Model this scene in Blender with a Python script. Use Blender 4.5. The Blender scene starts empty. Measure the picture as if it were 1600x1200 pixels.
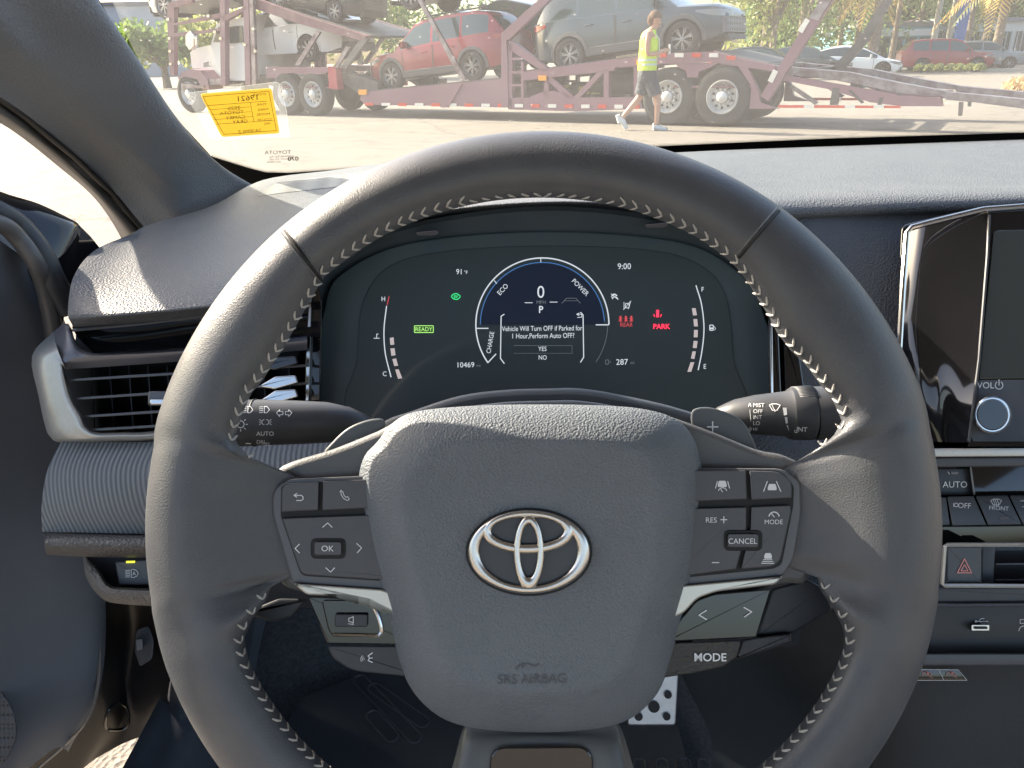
import bpy, bmesh, math, random
from mathutils import Vector, Matrix
from mathutils.bvhtree import BVHTree
random.seed(7)
R = math.radians
scene = bpy.context.scene
COL = scene.collection

# ---------------------------------------------------------------- camera, sky, sun
F = 1202.0                                   # focal length in photograph pixels
PITCH, ROLL = R(22.95), R(1.15)
CAM = Vector((0, 0, 1.18))
FW = Vector((0, math.cos(PITCH), -math.sin(PITCH)))
U0 = Vector((0, math.sin(PITCH), math.cos(PITCH)))
X0 = Vector((1, 0, 0))
RT = (X0 * math.cos(ROLL) - U0 * math.sin(ROLL)).normalized()
UP = (U0 * math.cos(ROLL) + X0 * math.sin(ROLL)).normalized()
cd = bpy.data.cameras.new('camera'); cam = bpy.data.objects.new('camera', cd); COL.objects.link(cam)
cd.sensor_width = 36; cd.lens = F / 1600 * 36; cd.clip_start = 0.02; cd.clip_end = 900
mw = Matrix((RT, UP, -FW)).transposed().to_4x4(); mw.translation = CAM
cam.matrix_world = mw; scene.camera = cam

SUN_AZ, SUN_EL = R(-58), R(31)               # to the left of the car's nose
sdir = Vector((math.sin(SUN_AZ) * math.cos(SUN_EL), math.cos(SUN_AZ) * math.cos(SUN_EL), math.sin(SUN_EL)))
w = bpy.data.worlds.new('World'); scene.world = w; w.use_nodes = True
nt = w.node_tree; bg = nt.nodes['Background']
sky = nt.nodes.new('ShaderNodeTexSky'); sky.sky_type = 'NISHITA'; sky.sun_disc = False
sky.sun_elevation = SUN_EL; sky.sun_rotation = SUN_AZ
sky.air_density = 1.0; sky.dust_density = 4.0; sky.ozone_density = .4
nt.links.new(sky.outputs[0], bg.inputs[0]); bg.inputs[1].default_value = 0.13
sl = bpy.data.lights.new('sun', 'SUN'); sl.energy = 4.6; sl.angle = R(0.6); sl.color = (1, .87, .70)
so = bpy.data.objects.new('sun', sl); COL.objects.link(so)
so.rotation_euler = sdir.to_track_quat('Z', 'Y').to_euler(); so.location = (-20, 10, 30)
scene.view_settings.view_transform = 'Standard'; scene.view_settings.look = 'None'
scene.view_settings.exposure = 1.76; scene.view_settings.gamma = 1
scene.render.engine = 'CYCLES'
try:
    scene.cycles.max_bounces = 7; scene.cycles.transparent_max_bounces = 12
    scene.cycles.caustics_reflective = False; scene.cycles.caustics_refractive = False
except Exception: pass

# ---------------------------------------------------------------- rays
def ray(px, py): return FW + RT * ((px - 800) / F) + UP * ((600 - py) / F)
def D(px, py, d):
    if callable(d): d = d(px, py)
    return CAM + ray(px, py) * d
def Zp(px, py, z):
    r = ray(px, py); return CAM + r * ((z - CAM.z) / r.z)
def Yp(px, py, y):
    r = ray(px, py); return CAM + r * (y / r.y)
def PL(px, py, o, n):
    r = ray(px, py); return CAM + r * ((o - CAM).dot(n) / r.dot(n))
def flat(p0, p1, p2):                        # depth function of the true plane through three (px, py, depth) points
    a, b, c = D(*p0), D(*p1), D(*p2); n = (b - a).cross(c - a).normalized()
    return lambda px, py: (PL(px, py, a, n) - CAM).dot(FW)
def hit(bvh, off, fb):
    def f(px, py):
        r = ray(px, py); h = bvh.ray_cast(CAM, r.normalized())
        return (h[3] / r.length if h[0] is not None else fb) - off
    return f

# ---------------------------------------------------------------- materials
MATS = {}
def mat(name, col, rough=.5, metal=0, bump=None, spec=.5, coat=0, noise=None, emit=None, sheen=0, aniso=0):
    if name in MATS: return MATS[name]
    m = bpy.data.materials.new(name); m.use_nodes = True; MATS[name] = m
    t = m.node_tree; b = t.nodes['Principled BSDF']
    b.inputs['Base Color'].default_value = (*col, 1); b.inputs['Roughness'].default_value = rough
    b.inputs['Metallic'].default_value = metal; b.inputs['Specular IOR Level'].default_value = spec
    b.inputs['Coat Weight'].default_value = coat; b.inputs['Coat Roughness'].default_value = .04
    b.inputs['Sheen Weight'].default_value = sheen
    if emit: b.inputs['Emission Color'].default_value = (*emit[0], 1); b.inputs['Emission Strength'].default_value = emit[1]
    tc = t.nodes.new('ShaderNodeTexCoord')
    if noise:                                      # (scale, amount, second colour)
        n = t.nodes.new('ShaderNodeTexNoise'); n.inputs['Scale'].default_value = noise[0]; n.inputs['Detail'].default_value = 6
        t.links.new(tc.outputs['Object'], n.inputs['Vector'])
        rp_ = t.nodes.new('ShaderNodeMapRange'); rp_.inputs[1].default_value = .35; rp_.inputs[2].default_value = .68
        t.links.new(n.outputs['Fac'], rp_.inputs[0])
        mx = t.nodes.new('ShaderNodeMix'); mx.data_type = 'RGBA'
        mx.inputs['A'].default_value = (*col, 1); mx.inputs['B'].default_value = (*noise[1], 1)
        t.links.new(rp_.outputs[0], mx.inputs['Factor']); t.links.new(mx.outputs['Result'], b.inputs['Base Color'])
        rr = t.nodes.new('ShaderNodeMapRange'); rr.inputs[3].default_value = max(0, rough - .06); rr.inputs[4].default_value = min(1, rough + .08)
        t.links.new(n.outputs['Fac'], rr.inputs[0]); t.links.new(rr.outputs[0], b.inputs['Roughness'])
    if bump:                                       # (kind, scale, distance)
        kind, sc, dist = bump
        if kind == 'grain':
            n = t.nodes.new('ShaderNodeTexVoronoi'); n.feature = 'SMOOTH_F1'; n.inputs['Scale'].default_value = sc
            n.inputs['Smoothness'].default_value = .35
            wn = t.nodes.new('ShaderNodeTexNoise'); wn.inputs['Scale'].default_value = sc * .5; wn.inputs['Detail'].default_value = 2
            t.links.new(tc.outputs['Object'], wn.inputs['Vector'])
            ad = t.nodes.new('ShaderNodeVectorMath'); ad.operation = 'MULTIPLY_ADD'
            t.links.new(wn.outputs['Color'], ad.inputs[0]); ad.inputs[1].default_value = (.9 / sc,) * 3
            t.links.new(tc.outputs['Object'], ad.inputs[2]); t.links.new(ad.outputs[0], n.inputs['Vector'])
            out = n.outputs['Distance']
        elif kind == 'rib':
            n = t.nodes.new('ShaderNodeTexWave'); n.inputs['Scale'].default_value = sc; n.bands_direction = 'X'
            n.inputs['Distortion'].default_value = 0
            mp = t.nodes.new('ShaderNodeMapping'); mp.inputs['Rotation'].default_value = (0, R(12), 0)
            t.links.new(tc.outputs['Object'], mp.inputs[0]); t.links.new(mp.outputs[0], n.inputs['Vector']); out = n.outputs['Fac']
            cr = t.nodes.new('ShaderNodeMix'); cr.data_type = 'RGBA'; cr.inputs['A'].default_value = (*[c * .84 for c in col], 1); cr.inputs['B'].default_value = (*col, 1)
            ch = t.nodes.new('ShaderNodeTexChecker'); ch.inputs['Scale'].default_value = sc * 12
            ch.inputs['Color1'].default_value = (1, 1, 1, 1); ch.inputs['Color2'].default_value = (.35, .35, .35, 1)
            t.links.new(tc.outputs['Object'], ch.inputs[0])
            mu = t.nodes.new('ShaderNodeMath'); mu.operation = 'MULTIPLY'; t.links.new(n.outputs['Fac'], mu.inputs[0]); t.links.new(ch.outputs['Fac'], mu.inputs[1])
            t.links.new(n.outputs['Fac'], cr.inputs['Factor']); t.links.new(cr.outputs['Result'], b.inputs['Base Color'])
        elif kind == 'mesh':
            n = t.nodes.new('ShaderNodeTexVoronoi'); n.inputs['Scale'].default_value = sc; n.inputs['Randomness'].default_value = 0
            t.links.new(tc.outputs['Object'], n.inputs['Vector']); out = n.outputs['Distance']
            cr = t.nodes.new('ShaderNodeMapRange'); cr.inputs[1].default_value = .2; cr.inputs[2].default_value = .42
            t.links.new(out, cr.inputs[0]); mx = t.nodes.new('ShaderNodeMix'); mx.data_type = 'RGBA'
            mx.inputs['A'].default_value = (.008, .008, .009, 1); mx.inputs['B'].default_value = (*col, 1)
            t.links.new(cr.outputs[0], mx.inputs['Factor']); t.links.new(mx.outputs['Result'], b.inputs['Base Color'])
        else:
            n = t.nodes.new('ShaderNodeTexNoise'); n.inputs['Scale'].default_value = sc; n.inputs['Detail'].default_value = 5
            t.links.new(tc.outputs['Object'], n.inputs['Vector']); out = n.outputs['Fac']
        bp = t.nodes.new('ShaderNodeBump'); bp.inputs['Distance'].default_value = dist; bp.inputs['Strength'].default_value = 1
        t.links.new(out, bp.inputs['Height']); t.links.new(bp.outputs[0], b.inputs['Normal'])
    return m

LEATHER = mat('wheel_leather', (0.083, 0.087, 0.098), .36, bump=('grain', 1500, .00012), noise=(55, (0.099, 0.104, 0.110)))
BAGLEA = mat('airbag_vinyl', (0.139, 0.158, 0.178), .50, bump=('grain', 950, .00042), noise=(40, (0.155, 0.173, 0.194)))
PADLEA = mat('dash_vinyl', (0.128, 0.134, 0.146), .50, bump=('grain', 620, .0007), noise=(20, (0.143, 0.149, 0.161)))
SOFT = mat('soft_plastic', (0.068, 0.074, 0.086), .55, bump=('noise', 1400, .0002), noise=(18, (0.085, 0.092, 0.105)))
PILLAR = mat('pillar_trim', (0.194, 0.221, 0.257), .62, bump=('grain', 420, .0009), noise=(12, (0.227, 0.252, 0.291)))
PLAST = mat('satin_plastic', (0.064, 0.070, 0.082), .38, noise=(60, (0.074, 0.081, 0.094)))
DARK = mat('dark_plastic', (0.034, 0.039, 0.048), .42, noise=(40, (0.046, 0.050, 0.061)))
GLOSS = mat('piano_black', (.008, .008, .010), .06, coat=.6, noise=(9, (.011, .011, .013)))
GAP = mat('shadow_gap_rubber', (.006, .006, .007), .6)
CHROME = mat('satin_chrome', (.66, .63, .59), .27, 1)
BCHROME = mat('bright_chrome', (.62, .62, .62), .16, 1)
SILVER = mat('silver_paint', (.50, .49, .46), .34, .45, noise=(300, (.54, .53, .50)))
FABRIC = mat('ribbed_fabric', (.17, .185, .205), .8, bump=('rib', 88, .0006), sheen=.3)
CARPET = mat('carpet', (0.028, 0.032, 0.036), .95, bump=('noise', 700, .002), noise=(200, (0.060, 0.062, 0.068)))
RUBBER = mat('mat_rubber', (0.022, 0.027, 0.032), .65, spec=.25, bump=('noise', 500, .0004), noise=(8, (0.032, 0.036, 0.040)))
THREAD = mat('grey_thread', (.52, .50, .47), .7, bump=('noise', 3000, .0003))
WHITEP = mat('white_print', (.80, .82, .84), .5)
BPAINT = mat('black_body_paint', (.012, .012, .014), .18, coat=.8, noise=(3, (.018, .018, .02)))
def glow(name, col, s): return mat(name, tuple(c * .2 for c in col), .4, emit=(col, s))

# ---------------------------------------------------------------- mesh builder
class MB:
    def __init__(s): s.v = []; s.f = []
    def add(s, vs, fs):
        o = len(s.v); s.v += [Vector(p) for p in vs]; s.f += [tuple(i + o for i in f) for f in fs]; return s
    def grid(s, rows, close_u=False, close_v=False):
        n, m = len(rows), len(rows[0]); fs = []
        for i in range(n if close_u else n - 1):
            for j in range(m if close_v else m - 1):
                a, b = i, (i + 1) % n; c, e = j, (j + 1) % m
                fs.append((a * m + c, a * m + e, b * m + e, b * m + c))
        return s.add([p for r_ in rows for p in r_], fs)
    def surf(s, rows, nu=6, nv=6):
        rr = [cr(r_, nv) for r_ in rows]; cols = list(zip(*rr)); cc = [cr(list(c), nu) for c in cols]
        return s.grid([list(x) for x in zip(*cc)])
    def tube(s, pts, rad, n=10, cap=True):
        pts = [Vector(p) for p in pts]; k = len(pts)
        if not hasattr(rad, '__len__'): rad = [rad] * k
        rows = []; up = None
        for i in range(k):
            t = (pts[min(i + 1, k - 1)] - pts[max(i - 1, 0)]).normalized()
            if up is None: up = t.orthogonal().normalized()
            up = (up - t * up.dot(t)).normalized(); sd = t.cross(up)
            rows.append([pts[i] + (up * math.cos(a) + sd * math.sin(a)) * rad[i] for a in [2 * math.pi * j / n for j in range(n)]])
        s.grid(rows, close_v=True)
        if cap:
            for r_ in (rows[0][::-1], rows[-1]): s.add(r_, [tuple(range(n))])
        return s
    def box(s, c, sx, sy, sz, ax=None):
        ax = ax or (Vector((1, 0, 0)), Vector((0, 1, 0)), Vector((0, 0, 1))); c = Vector(c)
        vs = [c + ax[0] * (sx / 2 * i) + ax[1] * (sy / 2 * j) + ax[2] * (sz / 2 * k) for i in (-1, 1) for j in (-1, 1) for k in (-1, 1)]
        return s.add(vs, [(0, 1, 3, 2), (4, 6, 7, 5), (0, 4, 5, 1), (2, 3, 7, 6), (0, 2, 6, 4), (1, 5, 7, 3)])
    def prism(s, poly, vec):
        n = len(poly); vec = Vector(vec); a = [Vector(p) for p in poly]; b = [p + vec for p in a]
        return s.add(a + b, [tuple(range(n))[::-1], tuple(range(n, 2 * n))] + [(i, (i + 1) % n, n + (i + 1) % n, n + i) for i in range(n)])
    def plate(s, pts, d0, d1, bev=2.0, mid=None):
        """pixel outline -> solid: face at depth d0 (near), back at d1, bevel width in px"""
        g = (lambda q, dd, e=0: D(q[0], q[1], (dd(q[0], q[1]) if callable(dd) else dd) + e))
        bm_ = bev * .357 / F
        inn = inset(pts, bev); n = len(pts)
        inn2 = inset(pts, bev * .35)
        rows = [[g(q, d1) for q in pts], [g(q, d0, bm_) for q in pts], [g(q, d0, bm_ * .3) for q in inn2], [g(q, d0) for q in inn]]
        s.grid(rows, close_v=True); s.add(rows[-1], [tuple(range(n))]); s.add(rows[0], [tuple(range(n))[::-1]]); return s
    def sheet(s, pts, d): return s.add([D(x, y, d) for x, y in pts], [tuple(range(len(pts)))])
    def stroke(s, pts, wd, d, close=False):
        pts = [Vector(p) for p in pts]
        if close: pts = pts + [pts[0]]
        for a, b in zip(pts, pts[1:]):
            if (b - a).length < 1e-6: continue
            t = (b - a).normalized(); n = Vector((-t.y, t.x)) * wd * .4; e = t * wd * .12
            s.add([D(q.x, q.y, d) for q in (a - e + n, b + e + n, b + e - n, a - e - n)], [(0, 1, 2, 3)])
        return s
    def text(s, st, cx, cy, h, d, ang=0, sx=1, al='C', mirror=False, bold=0):
        vs, fs, x0, x1 = glyphs(st, bold); k = h / CAPH; a = R(ang)
        ox = {'C': (x0 + x1) / 2, 'L': x0, 'R': x1}[al]
        out = []
        for (x, y) in vs:
            X = (x - ox) * k * sx; Y = -(y - CAPH / 2) * k
            if mirror: X = -X
            out.append(D(cx + X * math.cos(a) - Y * math.sin(a), cy + X * math.sin(a) + Y * math.cos(a), d))
        return s.add(out, fs)
    def build(s, name, m, parent=None, smooth=40, **kw):
        me = bpy.data.meshes.new(name); me.from_pydata([tuple(p) for p in s.v], [], s.f); me.update()
        bm = bmesh.new(); bm.from_mesh(me); bmesh.ops.remove_doubles(bm, verts=bm.verts, dist=1e-6)
        if kw.get('fixn', True): bmesh.ops.recalc_face_normals(bm, faces=bm.faces)
        bm.to_mesh(me); bm.free()
        if smooth:
            me.shade_smooth(); me.set_sharp_from_angle(angle=R(smooth))
            for p in me.polygons:
                if len(p.vertices) > 4: p.use_smooth = False
        me.materials.append(m)
        o = bpy.data.objects.new(name, me); COL.objects.link(o)
        if parent is not None:
            o.parent = parent
            if parent.get('wm') is not None: o.matrix_parent_inverse = parent.matrix_basis.inverted()
        if kw.get('label'): o['label'] = kw['label']
        return o
    def bvh(s): return BVHTree.FromPolygons([tuple(p) for p in s.v], s.f)
def cr(p, n):
    p = [Vector(q) for q in p]
    if len(p) < 3: return [p[0].lerp(p[1], i / n) for i in range(n + 1)]
    out = []; q = [p[0] * 2 - p[1]] + p + [p[-1] * 2 - p[-2]]
    for i in range(1, len(q) - 2):
        for j in range(n):
            t = j / n; a, b, c, e = q[i - 1], q[i], q[i + 1], q[i + 2]
            out.append(.5 * ((2 * b) + (c - a) * t + (2 * a - 5 * b + 4 * c - e) * t * t + (3 * b - a - 3 * c + e) * t ** 3))
    return out + [p[-1]]
def inset(pts, w_):
    n = len(pts); A = sum(pts[i][0] * pts[(i + 1) % n][1] - pts[(i + 1) % n][0] * pts[i][1] for i in range(n)); sg = 1 if A > 0 else -1
    out = []
    for i in range(n):
        p0, p1, p2 = Vector(pts[i - 1][:2]), Vector(pts[i][:2]), Vector(pts[(i + 1) % n][:2])
        e1 = (p1 - p0); e2 = (p2 - p1)
        if e1.length < 1e-9 or e2.length < 1e-9: out.append(tuple(p1)); continue
        e1.normalize(); e2.normalize(); n1 = Vector((-e1.y, e1.x)) * sg; n2 = Vector((-e2.y, e2.x)) * sg
        m_ = (n1 + n2); l = m_.length
        m_ = n1 if l < .2 else m_ / l; out.append(tuple(p1 + m_ * w_ / max(.45, m_.dot(n1))))
    return out
def rp(pts, r=5, n=4):
    out = []; k = len(pts)
    for i in range(k):
        rr = r[i] if hasattr(r, '__len__') else r
        p0, p1, p2 = Vector(pts[i - 1]), Vector(pts[i]), Vector(pts[(i + 1) % k])
        a = (p0 - p1); b = (p2 - p1); rr = min(rr, a.length * .48, b.length * .48)
        if rr < .05: out.append(tuple(p1)); continue
        a = p1 + a.normalized() * rr; b = p1 + b.normalized() * rr
        for j in range(n + 1):
            t = j / n; out.append(tuple(a * (1 - t) ** 2 + p1 * 2 * t * (1 - t) + b * t * t))
    return out
def rect(x0, y0, x1, y1, r=4): return rp([(x0, y0), (x1, y0), (x1, y1), (x0, y1)], r)
def smoothpoly(pts, n=5):
    q = [Vector(p) for p in pts]; k = len(q); out = []
    for i in range(k):
        a, b, c, e = q[i - 1], q[i], q[(i + 1) % k], q[(i + 2) % k]
        for j in range(n):
            t = j / n; out.append(tuple(.5 * ((2 * b) + (c - a) * t + (2 * a - 5 * b + 4 * c - e) * t * t + (3 * b - a - 3 * c + e) * t ** 3)))
    return out
def arc(cx, cy, r, a0, a1, n=24, ry=None):
    return [(cx + r * math.cos(R(a0 + (a1 - a0) * i / n)), cy + (ry or r) * math.sin(R(a0 + (a1 - a0) * i / n))) for i in range(n + 1)]
_g = {}
def glyphs(st, bold=0):
    if (st, bold) in _g: return _g[(st, bold)]
    c = bpy.data.curves.new('t', 'FONT'); c.body = st; c.size = 1; c.fill_mode = 'FRONT'; c.offset = bold; c.resolution_u = 3
    o = bpy.data.objects.new('t', c); COL.objects.link(o); bpy.context.view_layer.update()
    me = bpy.data.meshes.new_from_object(o.evaluated_get(bpy.context.evaluated_depsgraph_get()))
    vs = [(v.co.x, v.co.y) for v in me.vertices]; fs = [tuple(p.vertices) for p in me.polygons]
    bpy.data.objects.remove(o); bpy.data.meshes.remove(me); bpy.data.curves.remove(c)
    xs = [v[0] for v in vs] or [0]
    _g[(st, bold)] = (vs, fs, min(xs), max(xs)); return _g[(st, bold)]
CAPH = max(v[1] for v in glyphs('H')[0])

def thing(name, label, cat, loc=(0, 0, 0), group=None):
    o = bpy.data.objects.new(name, None); COL.objects.link(o); o.location = loc; o['label'] = label; o['category'] = cat
    o.empty_display_size = .1
    if group: o['group'] = group
    if Vector(loc).length > 0: o['wm'] = 1
    return o
def tag(o, label, cat, group=None):
    o['label'] = label; o['category'] = cat
    if group: o['group'] = group
    return o
def struct(o): o['kind'] = 'structure'; return o
def lerp(a, b, t): return a + (b - a) * t
def itp(tab, x):
    if x <= tab[0][0]: return tab[0][1]
    for (a, va), (b, vb) in zip(tab, tab[1:]):
        if x <= b: return va + (vb - va) * (x - a) / (b - a)
    return tab[-1][1]
# ---------------------------------------------------------------- ground
def ground_mat():
    m = bpy.data.materials.new('lot_concrete'); m.use_nodes = True; t = m.node_tree; b = t.nodes['Principled BSDF']
    tc = t.nodes.new('ShaderNodeTexCoord'); n1 = t.nodes.new('ShaderNodeTexNoise'); n1.inputs['Scale'].default_value = .25; n1.inputs['Detail'].default_value = 8
    n2 = t.nodes.new('ShaderNodeTexNoise'); n2.inputs['Scale'].default_value = 60; n2.inputs['Detail'].default_value = 4
    v = t.nodes.new('ShaderNodeTexVoronoi'); v.inputs['Scale'].default_value = 90
    for n in (n1, n2, v): t.links.new(tc.outputs['Object'], n.inputs['Vector'])
    a = t.nodes.new('ShaderNodeMix'); a.data_type = 'RGBA'; a.inputs['A'].default_value = (.192, .168, .142, 1); a.inputs['B'].default_value = (.250, .221, .186, 1)
    t.links.new(n1.outputs['Fac'], a.inputs['Factor'])
    c = t.nodes.new('ShaderNodeMix'); c.data_type = 'RGBA'; c.blend_type = 'MULTIPLY'; c.inputs['Factor'].default_value = .55
    mr = t.nodes.new('ShaderNodeMapRange'); mr.inputs[1].default_value = .3; mr.inputs[2].default_value = .7; mr.inputs[3].default_value = .55; mr.inputs[4].default_value = 1.15
    t.links.new(n2.outputs['Fac'], mr.inputs[0]); t.links.new(a.outputs['Result'], c.inputs['A']); t.links.new(mr.outputs[0], c.inputs['B'])
    t.links.new(c.outputs['Result'], b.inputs['Base Color']); b.inputs['Roughness'].default_value = .85
    n3 = t.nodes.new('ShaderNodeTexNoise'); n3.inputs['Scale'].default_value = 1.3; n3.inputs['Detail'].default_value = 7; n3.inputs['Distortion'].default_value = 1.5
    t.links.new(tc.outputs['Object'], n3.inputs['Vector']); m3 = t.nodes.new('ShaderNodeMapRange'); m3.inputs[1].default_value = .52; m3.inputs[2].default_value = .72; m3.inputs[3].default_value = 1; m3.inputs[4].default_value = .72; t.links.new(n3.outputs['Fac'], m3.inputs[0])
    v2 = t.nodes.new('ShaderNodeTexVoronoi'); v2.feature = 'DISTANCE_TO_EDGE'; v2.inputs['Scale'].default_value = .22; ww = t.nodes.new('ShaderNodeVectorMath'); ww.operation = 'MULTIPLY_ADD'; t.links.new(n3.outputs['Color'], ww.inputs[0]); ww.inputs[1].default_value = (.8, .8, 0); t.links.new(tc.outputs['Object'], ww.inputs[2]); t.links.new(ww.outputs[0], v2.inputs['Vector'])
    m4 = t.nodes.new('ShaderNodeMapRange'); m4.inputs[1].default_value = .0; m4.inputs[2].default_value = .006; m4.inputs[3].default_value = .55; m4.inputs[4].default_value = 1; t.links.new(v2.outputs['Distance'], m4.inputs[0])
    mm = t.nodes.new('ShaderNodeMath'); mm.operation = 'MULTIPLY'; t.links.new(m3.outputs[0], mm.inputs[0]); t.links.new(m4.outputs[0], mm.inputs[1])
    e_ = t.nodes.new('ShaderNodeMix'); e_.data_type = 'RGBA'; e_.blend_type = 'MULTIPLY'; e_.inputs['Factor'].default_value = 1; t.links.new(c.outputs['Result'], e_.inputs['A']); t.links.new(mm.outputs[0], e_.inputs['B']); t.links.new(e_.outputs['Result'], b.inputs['Base Color'])
    bp = t.nodes.new('ShaderNodeBump'); bp.inputs['Distance'].default_value = .004; t.links.new(v.outputs['Distance'], bp.inputs['Height']); t.links.new(bp.outputs[0], b.inputs['Normal'])
    return m
g = MB(); S_ = 420
g.grid([[(x, y, 0) for x in (-S_, -60, -20, -5, 5, 20, 60, S_)] for y in (-60, -5, 5, 20, 60, 120, S_ + 60)])
struct(g.build('ground', ground_mat(), smooth=0))

# ---------------------------------------------------------------- the car we sit in: body shell
car = thing('car', 'car seen from its driver seat, with grey windscreen pillar, windscreen, open door and floor', 'car', (0, 1.0, .2))
BASEY = 1.22
WSO = D(800, 250, 1.2); WSN = Vector((0, -.50, -.866)).normalized()        # windscreen plane
def WS(px, py, off=0): return PL(px, py, WSO + WSN * off, WSN)
# pillar
pil = MB()
cols = [
 [(40,-150,.64),(128,-8,.72),(196,90,.84),(262,190,1.0),(332,268,1.14),(420,318,1.24)],
 [(60,-150,.56),(148,-8,.63),(214,90,.75),(281,190,.91),(345,258,1.05),(418,302,1.17)],
 [(20,-150,.535),(120,5,.605),(196,104,.725),(266,203,.885),(326,262,1.02),(385,322,1.13)],
 [(-60,-140,.525),(40,15,.59),(130,120,.705),(205,215,.86),(275,290,.985),(340,345,1.08)],
 [(-140,-110,.525),(0,48,.585),(82,128,.69),(160,208,.83),(222,275,.95),(300,360,1.05)],
 [(-170,-60,.56),(-30,92,.625),(60,158,.725),(135,225,.86),(195,290,.975),(262,368,1.06)],
 [(-190,-20,.575),(-45,118,.635),(40,178,.735),(116,240,.865),(178,300,.98),(240,372,1.06)],
]
pil.surf([[D(*q) for q in c] for c in cols], 6, 8); pil.build('windscreen_pillar', PILLAR, car)
sealp = MB()
cols = [
 [(-190,-20,.580),(-45,118,.640),(40,178,.740),(116,240,.870),(178,300,.985),(236,360,1.06),(250,400,1.08)],
 [(-200,-12,.60),(-52,126,.665),(36,186,.765),(112,247,.90),(173,306,1.01),(228,364,1.09),(242,400,1.1)],
 [(-210,-14,.58),(-58,123,.645),(30,182,.745),(105,244,.875),(168,302,.985),(222,364,1.06),(236,399,1.08)],
 [(-215,8,.575),(-62,138,.64),(26,194,.735),(95,250,.865),(158,310,.975),(205,368,1.05),(220,404,1.07)],
 [(-220,28,.60),(-64,153,.665),(22,206,.765),(86,256,.89),(148,310,1.0),(186,366,1.08),(200,406,1.1)],
]
sealp.surf([[D(*q) for q in c] for c in cols], 6, 8); sealp.build('door_seal', mat('seal_rubber', (0.100, 0.096, 0.094), .42, noise=(30, (0.116, 0.110, 0.104))), car)
s2 = MB(); s2.tube([D(x, y, d - .004) for x, y, d in [(-48,121,.645),(38,181,.745),(114,243,.872),(176,302,.987),(226,362,1.06),(244,400,1.08)]], .0035, 8); s2.build('seal_bead', GAP, car)
# windscreen glass; its dust film also stands in for veiling glare
def glass_mat():
    m = bpy.data.materials.new('dusty_glare_windscreen'); m.use_nodes = True; t = m.node_tree; t.nodes.clear()
    o = t.nodes.new('ShaderNodeOutputMaterial'); tr = t.nodes.new('ShaderNodeBsdfTransparent'); tr.inputs[0].default_value = (.90, .95, .93, 1)
    df = t.nodes.new('ShaderNodeBsdfTranslucent'); df.inputs[0].default_value = (.85, .84, .82, 1)
    gl = t.nodes.new('ShaderNodeBsdfGlossy'); gl.inputs['Roughness'].default_value = .02
    a = t.nodes.new('ShaderNodeMixShader'); b = t.nodes.new('ShaderNodeMixShader')
    tc = t.nodes.new('ShaderNodeTexCoord'); n = t.nodes.new('ShaderNodeTexNoise'); n.inputs['Scale'].default_value = 9; n.inputs['Detail'].default_value = 5
    v = t.nodes.new('ShaderNodeTexVoronoi'); v.inputs['Scale'].default_value = 55; v.inputs['Randomness'].default_value = 1
    t.links.new(tc.outputs['Object'], n.inputs[0]); t.links.new(tc.outputs['Object'], v.inputs[0])
    m1 = t.nodes.new('ShaderNodeMapRange'); m1.inputs[3].default_value = DUST_VEIL * .7; m1.inputs[4].default_value = DUST_VEIL * 1.4; t.links.new(n.outputs['Fac'], m1.inputs[0])
    m2 = t.nodes.new('ShaderNodeMapRange'); m2.inputs[1].default_value = .03; m2.inputs[2].default_value = .09; m2.inputs[3].default_value = .22; m2.inputs[4].default_value = 0; t.links.new(v.outputs['Distance'], m2.inputs[0])
    ad = t.nodes.new('ShaderNodeMath'); t.links.new(m1.outputs[0], ad.inputs[0]); t.links.new(m2.outputs[0], ad.inputs[1])
    t.links.new(ad.outputs[0], a.inputs[0]); t.links.new(tr.outputs[0], a.inputs[1]); t.links.new(df.outputs[0], a.inputs[2])
    lw = t.nodes.new('ShaderNodeFresnel'); lw.inputs[0].default_value = 1.35
    t.links.new(lw.outputs[0], b.inputs[0]); t.links.new(a.outputs[0], b.inputs[1]); t.links.new(gl.outputs[0], b.inputs[2]); t.links.new(b.outputs[0], o.inputs[0])
    return m
DUST_VEIL = .048
frit_top = [(95, -60), (190, 60), (262, 170), (330, 244), (362, 254), (388, 262), (415, 269), (450, 270), (600, 260), (840, 241), (1035, 228), (1300, 216), (1600, 207), (1900, 198)]
gl = MB(); gp = [WS(x, y) for x, y in [(150, -60), (200, 60), (270, 200), (330, 290), (700, 300), (1300, 270), (1900, 240), (1900, -60)]]
gl.add(gp, [tuple(range(len(gp)))]); gl.build('windscreen', glass_mat(), car, smooth=0)
fr = MB(); lo = [(120, -60), (150, 60), (200, 170), (270, 262), (330, 300), (370, 320), (415, 330), (450, 330), (600, 330), (840, 320), (1035, 310), (1300, 300), (1600, 290), (1900, 280)]
fr.grid([[WS(x, y, .004) for x, y in frit_top], [WS(x, y, .004) for x, y in lo]])
acc = 0
pts = [Vector(p) for p in frit_top]
for a, b in zip(pts[3:], pts[4:]):
    L = (b - a).length; k = max(1, int(L / 3.4)); n = Vector(((b - a).y, -(b - a).x)).normalized()
    if n.y > 0: n = -n
    for i in range(k):
        c = a.lerp(b, (i + .5) / k); r_ = 1.15
        for rowk, rr in ((1.0, 1.0), (3.1, .55)):
            q = c + n * rowk; q = q + (b - a).normalized() * (1.7 if rowk > 2 else 0)
            fr.add([WS(q.x + rr * r_ * math.cos(t_), q.y + rr * r_ * math.sin(t_), .004) for t_ in [math.pi / 2 * j for j in range(4)]], [(0, 1, 2, 3)])
fr.build('windscreen_border', mat('black_frit', (.004, .004, .005), .9, spec=.1), car, smooth=0)
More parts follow.
